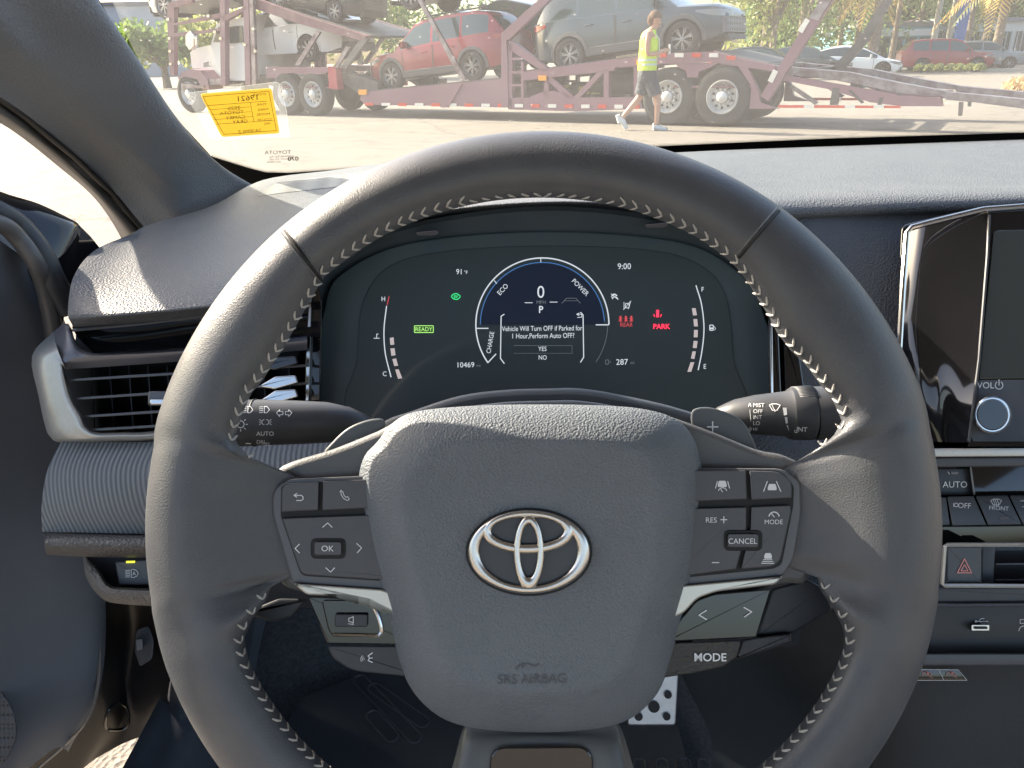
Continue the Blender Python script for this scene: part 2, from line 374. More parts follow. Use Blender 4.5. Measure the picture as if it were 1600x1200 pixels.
# small print etched on the glass, reading outwards
et = MB(); wsd = lambda px, py: (WS(px, py, .003) - CAM).dot(FW)
et.text('TOYOTA', 434, 238, 5.5, wsd, -1, 1.25, mirror=True)
for i, (s_, w_) in enumerate([('LAMINATED AS1', 1.3), ('M-4 DOT-376 43R', 1.2), ('AGC 000263', 1.0)]):
    et.text(s_, 439 if i < 2 else 428, 244.5 + i * 4.2, 2.8, wsd, -2, w_, mirror=True)
et.text('070', 458, 248, 6, wsd, -2, 1.3, mirror=True, bold=.02)
et.build('glass_marking', mat('etched_print', (.05, .045, .04), .8), car, smooth=0)
# roof front, header and the far pillar above and outside the frame (they shade the cabin)
ROOFZ = 1.50
rf = MB(); hy = .42
rf.surf([[(-.50, hy, ROOFZ - .06), (-.1, hy + .04, ROOFZ - .02), (.37, hy + .06, ROOFZ), (.85, hy + .04, ROOFZ - .02), (1.22, hy, ROOFZ - .06)],
         [(-.47, .25, ROOFZ - .02), (-.1, .28, ROOFZ + .01), (.37, .3, ROOFZ + .03), (.85, .28, ROOFZ + .01), (1.2, .25, ROOFZ - .02)],
         [(-.45, -.4, ROOFZ), (-.1, -.4, ROOFZ + .03), (.37, -.4, ROOFZ + .05), (.85, -.4, ROOFZ + .03), (1.18, -.4, ROOFZ)],
         [(-.43, -1.1, ROOFZ - .04), (-.1, -1.1, ROOFZ - .01), (.37, -1.1, ROOFZ), (.85, -1.1, ROOFZ - .01), (1.16, -1.1, ROOFZ - .04)]], 5, 5)
rf.build('roof', mat('headliner', (.35, .34, .32), .9), car)
bn = MB(); bn.surf([[(-.46, 1.24, .90), (-.1, 1.25, .92), (.37, 1.26, .93), (.84, 1.25, .92), (1.20, 1.24, .90)], [(-.47, 1.7, .86), (-.1, 1.72, .885), (.37, 1.74, .89), (.84, 1.72, .885), (1.21, 1.7, .86)], [(-.44, 2.15, .74), (-.1, 2.22, .77), (.37, 2.25, .78), (.84, 2.22, .77), (1.18, 2.15, .74)], [(-.38, 2.3, .55), (-.1, 2.4, .58), (.37, 2.45, .6), (.84, 2.4, .58), (1.12, 2.3, .55)]], 5, 5)
bn.build('bonnet', BPAINT, car)  # unseen bonnet and wings, added to keep sun out of the footwell
for fx in (-1, 1):
    fd = MB(); X_ = lambda o: .37 + fx * (.83 + o)
    fd.surf([[(X_(0), .925, .86), (X_(.04), .925, .80), (X_(.06), .925, .6), (X_(.05), .925, .25)], [(X_(0), 1.02, .88), (X_(.05), 1.02, .82), (X_(.09), 1.02, .6), (X_(.08), 1.02, .25)], [(X_(0), 1.3, .89), (X_(.05), 1.3, .84), (X_(.10), 1.3, .62), (X_(.09), 1.3, .3)], [(X_(.0), 1.7, .86), (X_(.05), 1.7, .80), (X_(.10), 1.7, .72), (X_(.10), 1.7, .68)], [(X_(-.02), 2.15, .74), (X_(.03), 2.15, .68), (X_(.05), 2.15, .5), (X_(.04), 2.15, .28)]], 5, 5)
    fd.build('front_wing', BPAINT, car)  # rear end drawn back to stop sun reaching the floor mat
# door jamb, footwell, sill
JB = mat('jamb_paint', (.012, .012, .014), .34, spec=.35, noise=(5, (.016, .016, .018)))
jb = MB()
cols = [
 [(60,800,.78),(75,950,.86),(90,1060,.92),(85,1150,.97),(60,1210,1.0)],
 [(125,820,.80),(140,950,.90),(150,1060,.96),(145,1140,1.0),(120,1205,1.03)],
 [(150,840,.84),(168,960,.95),(176,1060,1.0),(178,1130,1.03),(150,1185,1.05)],
 [(185,840,.86),(200,960,1.0),(196,1060,1.04),(200,1110,1.05),(196,1160,1.06)],
 [(215,840,.85),(228,960,1.0),(222,1060,1.03),(226,1105,1.04),(236,1145,1.05)],
 [(250,840,.82),(252,960,.95),(250,1050,.99),(250,1095,1.01),(262,1125,1.03)],
 [(320,840,.80),(285,960,.92),(268,1050,.96),(262,1090,.98),(268,1100,1.0)],
]
jb.surf([[D(*q) for q in c] for c in cols], 5, 6); jb.build('door_jamb', JB, car)
jh = hit(jb.bvh(), .0005, 1.03); jl = MB(); jl.tube([D(x, y, jh) for x, y in smoothpoly([(166,1138),(168,1112),(182,1100),(196,1104),(201,1120),(196,1138)], 5)], .0018, 8)
jl.build('jamb_pressing', BPAINT, car)
hc = MB(); hc.plate(rp([(212,985),(232,978),(240,1000),(238,1030),(218,1042),(210,1015)], 6), .93, .97, 2); hc.build('hinge_cover', DARK, car)
hc = MB(); hc.plate(rp([(212,1000),(222,998),(223,1014),(214,1017)], 1.5), .915, .93, 1); hc.build('latch_clip', mat('grey_clip', (.16, .17, .18), .4), car)
fl = MB(); FZ = .34
x0, x1 = -.405, 1.2
fl.grid([[(x, y, z) for x in (x0, -.1, .2, .6, x1)] for y, z in ((-.5, FZ), (.3, FZ), (.86, FZ), (.98, FZ + .06), (1.12, FZ + .25), (1.2, .62), (1.22, 1.0))])
fl.build('floor_carpet', CARPET, car)
si = MB(); si.surf([[(x0 - .075, y, z) for y, z in ((-.5, .30), (.4, .30), (.8, .30), (.98, .33), (1.03, .5))],
                    [(x0 - .07, y, z + .07) for y, z in ((-.5, .34), (.4, .34), (.8, .34), (.96, .38), (1.02, .55))],
                    [(x0 - .035, y, z + .08) for y, z in ((-.5, .34), (.4, .34), (.8, .34), (.95, .39), (1.02, .55))],
                    [(x0 + .005, y, z + .07) for y, z in ((-.5, .34), (.4, .34), (.8, .34), (.94, .39), (1.0, .55))],
                    [(x0 + .02, y, z) for y, z in ((-.5, .33), (.4, .33), (.8, .33), (.94, .35), (1.0, .5))]], 4, 6)
si.build('door_sill', PLAST, car)
kp = MB(); kp.surf([[D(*q) for q in c] for c in [
 [(262,850,.86),(272,960,.93),(268,1050,.965),(262,1130,1.0)],
 [(300,850,.84),(300,960,.91),(290,1080,.955),(282,1170,.99)],
 [(360,850,.86),(345,960,.94),(330,1080,1.0),(320,1170,1.03)],
 [(420,850,.92),(400,960,1.02),(380,1080,1.1),(350,1170,1.12)]]], 5, 5); kp.build('kick_panel', DARK, car)
tn = MB(); tn.surf([[D(*q) for q in c] for c in [
 [(1075,930,.86),(1062,1040,.90),(1110,1150,.93),(1120,1260,.95)],
 [(1190,930,.80),(1180,1010,.83),(1250,1120,.86),(1260,1260,.88)],
 [(1255,930,.72),(1262,1010,.74),(1330,1120,.76),(1340,1260,.78)],
 [(1400,930,.66),(1420,1040,.68),(1430,1150,.69),(1440,1260,.70)],
 [(1700,930,.64),(1720,1040,.66),(1730,1150,.67),(1740,1260,.68)]]], 5, 5); tn.build('console_side', mat('console_plastic', (0.027, 0.029, 0.032), .55, bump=('noise', 900, .0003), noise=(6, (0.032, 0.035, 0.038))), car)
tq = MB(); tq.surf([[D(*q) for q in c] for c in [[(1062,965,.80),(1090,985,.80),(1130,1000,.80)], [(1200,965,.745),(1215,985,.75),(1230,1010,.76)], [(1290,925,.69),(1310,950,.70),(1330,990,.71)]]], 4, 4)
tq.build('knee_trim', DARK, car)

# things on the floor
fm = MB(); MZ = FZ + .012
fmx = [(-.33, .10), (-.33, .70), (-.30, .82), (-.20, .88), (.05, .90), (.19, .86), (.21, .75), (.21, .10)]
fm.prism([Vector((x, y, MZ)) for x, y in rp(fmx, .04)], (0, 0, .012)); 
fmo = fm.build('floor_mat', RUBBER); tag(fmo, 'black rubber floor mat with long slanted grooves under the steering wheel', 'floor mat')
zt = MZ + .0125
def gline(a, b, wd=.009):
    p0, p1 = Zp(*a, zt), Zp(*b, zt); t_ = (p1 - p0).normalized(); n = Vector((-t_.y, t_.x, 0)) * wd; c = []
    for i in range(9): al = math.pi * i / 8; c.append(p1 + n * math.cos(al) + t_ * wd * math.sin(al))
    for i in range(9): al = math.pi * i / 8; c.append(p0 - n * math.cos(al) - t_ * wd * math.sin(al))
    gr = MB(); gr.tube(c + [c[0], c[1]], .0013, 6); gr.build('groove', mat('mat_rib', (0.029, 0.034, 0.042), .5), fmo)
gline((585, 1075), (660, 1128)); gline((562, 1062), (648, 1152)); gline((583, 1118), (612, 1150))
for x in (1000, 1035, 1070, 1100): gline((x, 1192), (x + 2, 1235), .007)
bp = thing('brake_pedal', 'silver brake pedal with black rubber studs right of the steering column', 'pedal', D(1020, 1100, .90))
b_ = MB(); b_.plate(rp([(1000, 1050), (1060, 1048), (1055, 1133), (981, 1133), (985, 1110)], 5), .88, .90, 2); b_.build('pedal_plate', mat('brushed_steel', (.50, .51, .53), .42, .8, noise=(80, (.6, .6, .62))), bp)
st_ = MB()
for x, y, r_ in [(1044, 1086, 6), (1022, 1105, 9), (1042, 1120, 6), (998, 1120, 6.5), (1018, 1075, 6), (1003, 1090, 4)]: st_.plate(arc(x, y, r_, 0, 340, 17), .877, .885, .8)
st_.build('rubber_stud', GAP, bp)
b_ = MB(); b_.tube([D(1040, 900, .80), D(1035, 1000, .88), D(1025, 1080, .92)], .012, 8); b_.build('pedal_arm', DARK, bp)

# ---------------------------------------------------------------- the opened driver door
dr = MB()
cols = [
 [(-260,330,.50),(-260,500,.52),(-260,700,.55),(-260,900,.58),(-260,1100,.62),(-260,1300,.66)],
 [(-60,350,.55),(-60,500,.57),(-60,700,.60),(-60,900,.63),(-60,1100,.67),(-60,1300,.71)],
 [(20,390,.60),(20,500,.61),(30,700,.64),(40,900,.67),(30,1100,.72),(0,1250,.76)],
 [(50,420,.63),(70,520,.64),(90,700,.67),(105,900,.70),(85,1090,.75),(35,1210,.79)],
 [(78,470,.655),(105,560,.66),(135,700,.69),(150,900,.73),(138,1060,.77),(85,1170,.81)],
 [(92,480,.70),(118,560,.70),(146,700,.72),(160,900,.76),(155,1064,.80),(104,1172,.84)],
 [(96,490,.74),(122,560,.74),(150,700,.76),(164,900,.80),(158,1066,.85),(106,1176,.88)],
]
dr.surf([[D(*q) for q in c] for c in cols], 5, 6); door = dr.build('driver_door', mat('door_panel_plastic', (0.120, 0.132, 0.159), .5, bump=('noise', 1500, .0002), noise=(12, (0.135, 0.149, 0.177))), car)
de = MB(); de.tube([D(x, y, d) for x, y, d in cr([(150,880,.735),(153,985,.76),(155,1062,.785),(140,1122,.80),(105,1162,.82),(40,1215,.85)], 5) ] if False else [D(p.x, p.y, p.z) for p in cr([(152,900,.74),(155,985,.765),(154,1062,.785),(140,1118,.80),(105,1160,.825),(45,1212,.85)], 5)], .0016, 6)
de.build('door_edge', mat('edge_highlight', (.16, .15, .14), .25), door)  # lighter tone paints in the highlight along the door edge
ds = MB(); ds.tube([D(p.x, p.y, p.z) for p in cr([(-60,338,.545),(0,350,.575),(28,372,.59),(55,410,.60),(70,450,.62),(84,520,.64),(92,600,.66)], 5)], .007, 10)
ds.build('door_top_roll', mat('door_roll', (0.098, 0.095, 0.099), .35, noise=(20, (0.111, 0.108, 0.112))), door)
dc = MB(); dc.tube([D(p.x, p.y, p.z) for p in cr([(-60,305,.56),(0,335,.585),(30,356,.60),(62,396,.61),(82,438,.62),(107,484,.64)], 5)], [.010] * 26, 10)
dc.build('window_seal', DARK, door)
mc = MB(); G3 = [D(*q) for q in [(-80,262,.62),(-80,370,.59),(0,300,.64),(60,320,.66),(118,347,.68),(160,396,.70),(172,420,.71),(112,505,.66),(0,350,.60),(60,400,.62)]]
V = lambda x, y, d: D(x, y, d)
mc.surf([[V(-90,258,.60),V(0,299,.64),V(60,318,.66),V(112,343,.68),V(122,349,.685)],
         [V(-90,275,.585),V(0,310,.625),V(60,330,.645),V(112,352,.665),V(126,360,.68)],
         [V(-90,320,.575),V(0,345,.615),V(50,372,.63),V(98,398,.65),V(118,402,.67)],
         [V(-90,380,.57),V(0,390,.60),V(40,420,.62),V(80,448,.64),V(106,470,.665)],
         [V(-90,440,.58),V(0,440,.61),V(30,460,.63),V(66,490,.65),V(92,530,.67)]], 4, 5)
mc.build('mirror_cover', GLOSS, door)
mc = MB(); mc.grid([[V(118,346,.684),V(142,370,.70),V(176,412,.73)],[V(112,400,.668),V(132,428,.69),V(158,452,.71)],[V(100,480,.66),V(112,500,.68),V(130,520,.70)]]); mc.build('mirror_foot', GLOSS, door)
sg = MB(); sg.plate(rp([(-120,1060),(0,1075),(22,1110),(28,1150),(10,1190),(-120,1230)], 12), .695, .74, 4)
sg.build('speaker_grille', mat('speaker_mesh', (.06, .06, .065), .5, bump=('mesh', 260, .001)), door)

po = MB(); po.grid([[(x, y + o, z) for z in (.27, .45, .7, .88, .93)] for x, y, o in ((-.585,.90,0), (-.66,.76,0), (-.80,.45,0), (-1.0,.06,0), (-1.2,-.34,0), (-1.24,-.30,.03), (-1.03,.10,.03), (-.83,.50,.03), (-.68,.80,.03), (-.60,.92,.03))], close_u=True); po.build('outer_panel', BPAINT, door)  # out of view, added to block sun and bounce into the footwell
wf = MB(); fp = cr([(-.60,.86,.96),(-.66,.66,1.16),(-.74,.42,1.34),(-.86,.16,1.42),(-1.08,-.16,1.42),(-1.18,-.34,1.30),(-1.22,-.40,.96)], 4)
wf.tube(fp, .026, 8); wf.build('window_frame', DARK, door)  # unseen frame and tinted pane, added to shade the left dash pad
gm = bpy.data.materials.new('door_glass'); gm.use_nodes = True; t = gm.node_tree; t.nodes.clear(); o_ = t.nodes.new('ShaderNodeOutputMaterial'); a_ = t.nodes.new('ShaderNodeBsdfTransparent'); a_.inputs[0].default_value = (.62, .68, .66, 1); b_ = t.nodes.new('ShaderNodeBsdfGlossy'); b_.inputs['Roughness'].default_value = .02; x_ = t.nodes.new('ShaderNodeMixShader'); x_.inputs[0].default_value = .06
t.links.new(a_.outputs[0], x_.inputs[1]); t.links.new(b_.outputs[0], x_.inputs[2]); t.links.new(x_.outputs[0], o_.inputs[0])
wg = MB(); wg.add(fp, [tuple(range(len(fp)))]); wg.build('window_pane', gm, door, smooth=0)
# ---------------------------------------------------------------- dashboard
dash = thing('dashboard', 'dark grey car dashboard with gauges, air vents and a centre screen behind the steering wheel', 'dashboard', D(850, 700, .62))
P = MB()
pad_cols = [
 [(205,366,.74),(150,390,.66),(116,430,.58),(106,486,.545),(112,506,.55),(118,516,.57)],
 [(236,350,.82),(212,386,.70),(180,440,.58),(176,486,.53),(180,500,.54),(184,508,.56)],
 [(330,322,.95),(330,378,.72),(310,430,.58),(300,476,.53),(300,488,.54),(300,500,.56)],
 [(412,281,1.11),(428,360,.74),(418,410,.60),(410,460,.54),(410,470,.55),(410,484,.57)],
 [(520,266,1.13),(530,330,.80),(520,370,.66),(510,412,.57),(510,425,.575),(510,430,.59)],
 [(640,252,1.13),(650,290,.82),(645,318,.68),(640,336,.59),(640,345,.59),(640,352,.61)],
 [(850,250,1.13),(850,280,.82),(850,300,.68),(850,312,.59),(850,321,.59),(850,330,.61)],
 [(1060,238,1.13),(1060,275,.82),(1060,300,.70),(1070,319,.61),(1070,330,.61),(1070,340,.63)],
 [(1200,232,1.13),(1205,285,.80),(1210,305,.71),(1215,322,.68),(1215,340,.68),(1215,347,.70)],
 [(1400,225,1.13),(1400,280,.80),(1400,298,.715),(1400,313,.69),(1400,332,.69),(1400,342,.71)],
 [(1700,214,1.13),(1700,276,.82),(1700,292,.73),(1700,304,.70),(1700,322,.70),(1700,332,.72)],
]
P.surf([[D(*q) for q in c] for c in pad_cols], 7, 7)
pad = P.build('dash_top', PADLEA, dash); PB = P.bvh()
gq = MB(); hp = hit(PB, .0035, 1.1)
gq.grid([[D(lerp(a_[0], b_[0], t / 4), lerp(a_[1], b_[1], t / 4), hp) for t in range(5)] for a_, b_ in zip(cr([(432,285,0),(480,279,0),(540,272,0),(600,264,0),(650,258,0)], 4), cr([(400,307,0),(435,302,0),(480,297,0),(540,290,0),(600,282,0)], 4))])
gq.build('speaker_grille', mat('dash_grille', (.26, .26, .25), .5, bump=('mesh', 330, .001)), dash)
# backing and fascia
fa = MB()
fa.surf([[D(*q) for q in c] for c in [
 [(1150,332,.69),(1160,480,.67),(1170,640,.64),(1180,720,.62),(1180,860,.60)],
 [(1260,336,.69),(1280,480,.665),(1300,640,.64),(1310,720,.62),(1320,860,.60)],
 [(1500,336,.70),(1500,480,.67),(1500,640,.64),(1500,720,.62),(1500,860,.61)],
 [(1700,330,.70),(1700,480,.67),(1700,640,.64),(1700,720,.62),(1700,860,.61)]]], 4, 5)
fa.build('fascia', mat('fascia_vinyl', (0.088, 0.097, 0.111), .55, bump=('grain', 620, .0007)), dash)
bk = MB()
bk.surf([[D(*q) for q in c] for c in [
 [(120,500,.60),(110,700,.60),(140,860,.60),(150,880,.66)],
 [(480,430,.64),(480,700,.62),(480,900,.62),(480,950,.70)],
 [(850,340,.66),(850,700,.64),(850,900,.62),(850,950,.72)],
 [(1260,440,.68),(1260,700,.64),(1260,900,.62),(1260,950,.70)]]], 4, 4)
bk.build('dash_carrier', DARK, dash)
# --- cluster
CH = mat('cluster_housing', (0.064, 0.083, 0.095), .42, noise=(30, (0.074, 0.091, 0.101)))
cl = MB()
hs = smoothpoly([(490,650),(490,470),(530,400),(640,350),(850,322),(1060,345),(1170,400),(1212,480),(1220,650),(850,680)], 6)
LE = [(508,650),(508,480),(545,420),(650,378),(850,362),(1050,376),(1140,415),(1190,480),(1198,650),(850,670)]
hs2 = smoothpoly(LE, 6)
cl.grid([[D(x, y, .585) for x, y in hs], [D(x, y + 2, .600) for x, y in inset(hs, 5)], [D(x, y, .61) for x, y in hs2]], close_v=True)
cl.build('cluster_surround', CH, dash)
ic = MB(); dl = flat((500, 380, .6052), (1200, 380, .6052), (850, 640, .5896))
ic.plate(hs2, dl, .64, 2)
clu = ic.build('instrument_cluster', mat('cluster_lens', (0.078, 0.108, 0.120), .33, coat=.15), dash)
sc = MB(); dd = lambda px, py: dl(px, py) - .0012
sc.plate(smoothpoly([(560,655),(558,560),(568,470),(610,415),(700,392),(850,384),(1010,390),(1090,412),(1133,460),(1146,560),(1147,655),(850,664)], 6), dd, dl, 1.0)
sc.build('display_panel', mat('display_black', (0.054, 0.076, 0.084), .28, coat=.2), clu)
def lens(px, py): return dl(px, py) - .0020
WH = glow('lit_white', (.80, .86, .92), .24); DIM = glow('lit_dim', (.5, .55, .6), .07); GRN = glow('lit_green', (.05, .75, .25), .32); LIM = glow('lit_lime', (.45, .95, .20), .34)
RED = glow('lit_red', (1, .04, .09), .55); DRED = glow('lit_dark_red', (.9, .12, .14), .2); PNK = glow('lit_segment', (.72, .62, .62), .2); BLU = glow('lit_blue', (.10, .30, .75), .2)
NAVY = mat('display_blue_field', (.016, .023, .038), .3, emit=((.03, .07, .20), .02))
cx, cy, rr = 847.5, 507, 104
n = MB(); n.sheet([(cx + (rr - 9) * math.cos(R(a)), cy + (rr - 9) * math.sin(R(a))) for a in range(180, 361, 5)], lambda x, y: dl(x, y) - .0016); n.build('power_dial_field', NAVY, clu, smooth=0)
n = MB(); n.stroke(arc(cx, cy, rr, 145, 360, 50), 2.4, lens)
n.stroke([(744, 513), (763, 513)], 1.8, lens); n.stroke([(951, 507.5), (931, 507.5)], 2, lens); n.stroke([(cx + rr * math.cos(R(145)), cy + rr * math.sin(R(145))), (775, 553)], 2, lens)
n.stroke([(845, 404), (845, 410)], 1.5, lens); n.stroke([(772, 438), (776, 443)], 1.5, lens)
n.stroke([(820, 473), (832, 473)], 1.3, lens); n.stroke([(859, 472), (871, 472)], 1.3, lens)
n.stroke([(788, 491), (783, 494), (782, 560), (788, 568)], 1.8, lens); n.stroke([(907, 488), (911, 492), (912, 558), (907, 566)], 1.8, lens)
n.build('power_dial', WH, clu, smooth=0)
n = MB(); n.stroke(arc(cx, cy, rr - 7, 180, 357, 46), 1.3, lens); n.build('power_dial_ring', BLU, clu, smooth=0)
def rt(st, x, y, h, ang=0, sx=.92, bold=0, m=WH, nm='readout_text'):
    n = MB(); n.text(st, x, y, h, lens, ang, sx, bold=bold); n.build(nm, m, clu, smooth=0)
rt('0', 845, 456, 18.5); rt('P', 845.5, 483.5, 10.5, bold=.015); rt('ECO', 785.5, 452, 7.4, -47); rt('POWER', 907, 449, 7.2, 45, .9); rt('CHARGE', 766, 535, 6.8, -80, .88)
rt('Vehicle Will Turn OFF if Parked for', 847, 513, 7.6, -.6, .775); rt('1 Hour,Perform Auto OFF?', 849, 524.5, 7.6, -.6, .79); rt('YES', 847.5, 545, 6.8, 0, .85); rt('NO', 848, 558.5, 6.8, 0, .85)
rt('91', 717, 424.5, 8.2, 0, .9); rt('°F', 728, 425.5, 5, 0, 1); rt('9:00', 975.5, 416, 9, -1, .95); rt('10469', 728, 570, 8, -1, .98); rt('287', 972, 565.5, 8.6, -1, 1)
rt('H', 599, 467, 7); rt('C', 601, 584, 7); rt('F', 1098, 452, 7.2); rt('E', 1101.5, 572.5, 7.2)
rt('MPH', 845.5, 472.3, 5.6, m=DIM); rt('mi', 747.5, 571, 5.2, m=DIM); rt('mi', 988, 566.5, 5.2, m=DIM)
n = MB(); n.stroke([(878, 474), (885, 466), (900, 466), (907, 474)], 1, lens); n.stroke([(882, 470), (903, 470)], .8, lens); n.build('lane_icon', DIM, clu, smooth=0)
n = MB(); n.stroke([(803, 540), (894, 540)], .7, lens); n.stroke([(803, 552), (894, 552), (894, 540)], .6, lens); n.build('choice_box', DIM, clu, smooth=0)
n = MB(); n.stroke(arc(cx, cy, rr - 2, 0, 35, 12), 1, lens); n.build('power_dial_ring', DIM, clu, smooth=0)
n = MB(); n.stroke(rect(946, 562.5, 951, 569, 1), 1.2, lens, True); n.stroke([(953, 564), (954, 567)], 1, lens); n.build('pump_icon', DIM, clu, smooth=0)
n = MB(); n.stroke(cr([Vector((604, 478, 0)), Vector((600, 515, 0)), Vector((602, 552, 0)), Vector((611, 589, 0))], 5) and [(p.x, p.y) for p in cr([Vector((604, 478, 0)), Vector((600, 515, 0)), Vector((602, 552, 0)), Vector((611, 589, 0))], 6)], 2, lens); n.build('gauge_scale', WH, clu, smooth=0); n = MB()
n.stroke([(p.x, p.y) for p in cr([Vector((1087.5, 446, 0)), Vector((1096, 475, 0)), Vector((1100, 512, 0)), Vector((1097, 547, 0)), Vector((1091, 578, 0))], 6)], 2, lens)
n.build('gauge_scale', WH, clu, smooth=0)
n = MB(); n.stroke([(584, 528.5), (593, 528.5)], 1.2, lens); n.stroke([(588.5, 528), (588.5, 522), (591, 522)], 1.3, lens); n.build('thermometer_icon', WH, clu, smooth=0)
n = MB(); n.stroke(rect(1109, 508, 1114.5, 516, 1), 1.6, lens, True); n.stroke([(1109.5, 513), (1114.5, 513)], 3, lens); n.stroke([(1116, 510), (1118, 513), (1116.5, 516)], 1, lens); n.build('pump_icon', WH, clu, smooth=0)
n = MB(); n.stroke([(605, 476), (608, 463)], 1.5, lens); n.build('hot_mark', DRED, clu, smooth=0)
for i, q in enumerate([[(609, 528), (615, 527), (616, 538.5), (610, 539)], [(610, 544.5), (616.5, 544), (618, 555), (611.5, 556)], [(613, 561), (619, 560), (622, 571.5), (616, 572)], [(617.5, 577.5), (623, 577), (628.5, 591), (622, 592)],
    [(1081, 481.5), (1087, 481.5), (1089, 492.5), (1083, 493)], [(1083.5, 498.5), (1089.5, 498.5), (1090.5, 510), (1084.5, 510)], [(1084.5, 515.5), (1090.5, 515.5), (1090, 527), (1084, 527)], [(1084, 532.5), (1090, 533), (1088.5, 544), (1082.5, 543.5)], [(1082, 549), (1087.5, 549), (1085, 561), (1079.5, 560)], [(1079, 566), (1085, 566), (1080, 581), (1074, 581)]]):
    n = MB(); n.plate(q, lens, dd, .5); n.build('gauge_segment', PNK, clu)
n = MB(); n.stroke(rect(647.5, 509, 677, 519.5, 1), 1.3, lens, True); n.text('READY', 662.3, 514.4, 6.2, lens, 0, .95); n.build('ready_light', LIM, clu, smooth=0)
n = MB(); n.stroke(smoothpoly([(705.5, 463), (709, 459.5), (714, 459), (719, 463), (715, 467.5), (709, 467)], 3), 1.8, lens, True); n.text('EV', 712.5, 463.5, 4.5, lens, 0, .9, bold=.03); n.build('electric_mode_light', GRN, clu, smooth=0)
n = MB(); n.text('PARK', 1034, 510, 7.4, lens, 0, 1.0, bold=.02)
n.sheet(arc(1027.5, 486.5, 2.6, 0, 330, 10), lens); n.stroke([(1027.5, 489), (1027.5, 495)], 5.5, lens); n.stroke([(1023, 495), (1021.5, 491)], 1.6, lens); n.stroke([(1032, 495), (1033.5, 491)], 1.6, lens); n.build('park_light', RED, clu, smooth=0)
n = MB(); n.text('REAR', 979, 507.3, 6.4, lens, 0, .9)
for x in (969.5, 978, 986.5): n.sheet(arc(x, 495, 1.7, 0, 330, 8), lens); n.stroke([(x, 497), (x, 502)], 3.4, lens); n.stroke([(x - 3, 502), (x + 3, 497)], 1, lens); n.stroke([(x + 3, 502), (x - 3, 497)], 1, lens)
n.build('rear_belt_light', DRED, clu, smooth=0)
n = MB(); n.stroke(arc(961, 468, 4.2, 190, 350, 8), 1.5, lens); n.stroke([(955, 459), (966, 468)], 1.4, lens); n.stroke([(956, 462), (960, 459.5), (964, 462)], 2.4, lens); n.stroke([(958, 466), (955, 463)], 1.2, lens); n.build('warning_icon', WH, clu, smooth=0); n = MB()
n.stroke([(975, 472), (975, 483)], 1, lens); n.stroke([(985, 472), (982, 483)], 1, lens); n.stroke(rect(977, 474, 983, 481, 2), 1.3, lens, True); n.stroke([(974, 484), (986, 470)], 1.1, lens)
n.build('warning_icon', WH, clu, smooth=0); n = MB()
n.stroke([(902, 491), (909, 491), (909, 495.5), (902, 496)], 1.2, lens); n.stroke([(905, 489), (901, 491), (905, 493)], 1.2, lens)
n.build('back_icon', WH, clu, smooth=0)
for x, y in ((668, 364), (1026, 352)):
    n = MB(); n.plate(rp([(x - 18, y - 1), (x + 15, y - 4), (x + 18, y), (x + 12, y + 4), (x - 16, y + 4)], 3), .583, .60, 1); n.build('cluster_clip', mat('clip_grey', (.09, .08, .08), .25), dash)
# chrome and black strips at both sides of the gauges
for xs in ([(486, 446), (496, 440), (503, 470), (500, 640), (476, 640), (478, 520)], [(1204, 470), (1216, 500), (1222, 640), (1202, 640), (1199, 520)], [(1224, 520), (1250, 560), (1262, 640), (1228, 640)]):
    n = MB(); n.plate(rp(xs, 3), .572, .60, 2); n.build('side_strip', GLOSS, dash)
n = MB(); n.plate([(484, 452), (487, 450), (482, 640), (477, 640), (479, 540)], .568, .575, .8); n.build('bright_strip', BCHROME, dash); n = MB(); n.plate([(1203, 470), (1206, 474), (1209, 640), (1205, 640)], .568, .575, .8); n.build('bright_strip', BCHROME, dash)
# --- left vent
slot = MB(); slot.surf([[D(*q) for q in c] for c in [[(112,510,.565),(122,528,.575),(142,547,.565),(144,552,.56)],[(230,500,.56),(232,518,.575),(240,538,.565),(240,546,.56)],[(330,488,.56),(330,505,.575),(330,530,.565),(330,540,.56)],[(500,470,.56),(500,490,.575),(500,515,.565),(500,525,.56)]]], 5, 5); slot.build('upper_slot', GLOSS, dash)
n = MB(); n.tube([D(*q) for q in [(114,516,.558),(230,505,.553),(330,492,.553),(470,474,.555)]], .0012, 6); n.build('slot_line', PLAST, dash)
vent = MB()
O = [(50,556),(82,520),(106,504),(142,549),(300,541),(470,524),(470,664),(247,684),(98,690),(82,682),(70,665),(60,618)]
def vd(px, py): return .548
o1 = rp([(50,556),(84,520),(150,552),(470,528),(470,668),(240,684),(97,690),(72,668)], [3,4,2,2,2,2,14,16])
inn = rp([(101,566),(470,542),(470,655),(243,676),(140,682),(124,664)], [4,2,2,3,9,10])
def bridge(mb, A, B, k=80):
    return
# silver bezel as a frame: top, left and bottom bars
sb = MB()
sb.surf([[D(*q) for q in c] for c in [
  [(84,518,.60),(88,540,.553),(96,562,.548),(101,574,.548),(103,580,.556)],
  [(50,556,.575),(60,560,.553),(84,566,.548),(96,572,.548),(99,578,.556)],
  [(60,618,.575),(68,620,.553),(92,620,.548),(108,620,.548),(111,622,.556)],
  [(70,664,.575),(80,662,.553),(108,655,.548),(124,650,.548),(127,648,.556)],
  [(78,682,.575),(88,680,.553),(118,672,.548),(132,668,.548),(134,664,.556)],
  [(98,692,.575),(106,688,.553),(140,683,.548),(150,679,.548),(150,675,.556)],
  [(180,692,.575),(180,688,.553),(190,683,.548),(192,679,.548),(192,675,.556)],
  [(250,690,.575),(250,686,.553),(250,681,.548),(250,677,.548),(250,673,.556)],
  [(480,672,.575),(480,668,.553),(480,660,.548),(480,655,.548),(480,650,.556)]]], 4, 4)
sb.build('vent_bezel', SILVER, dash)
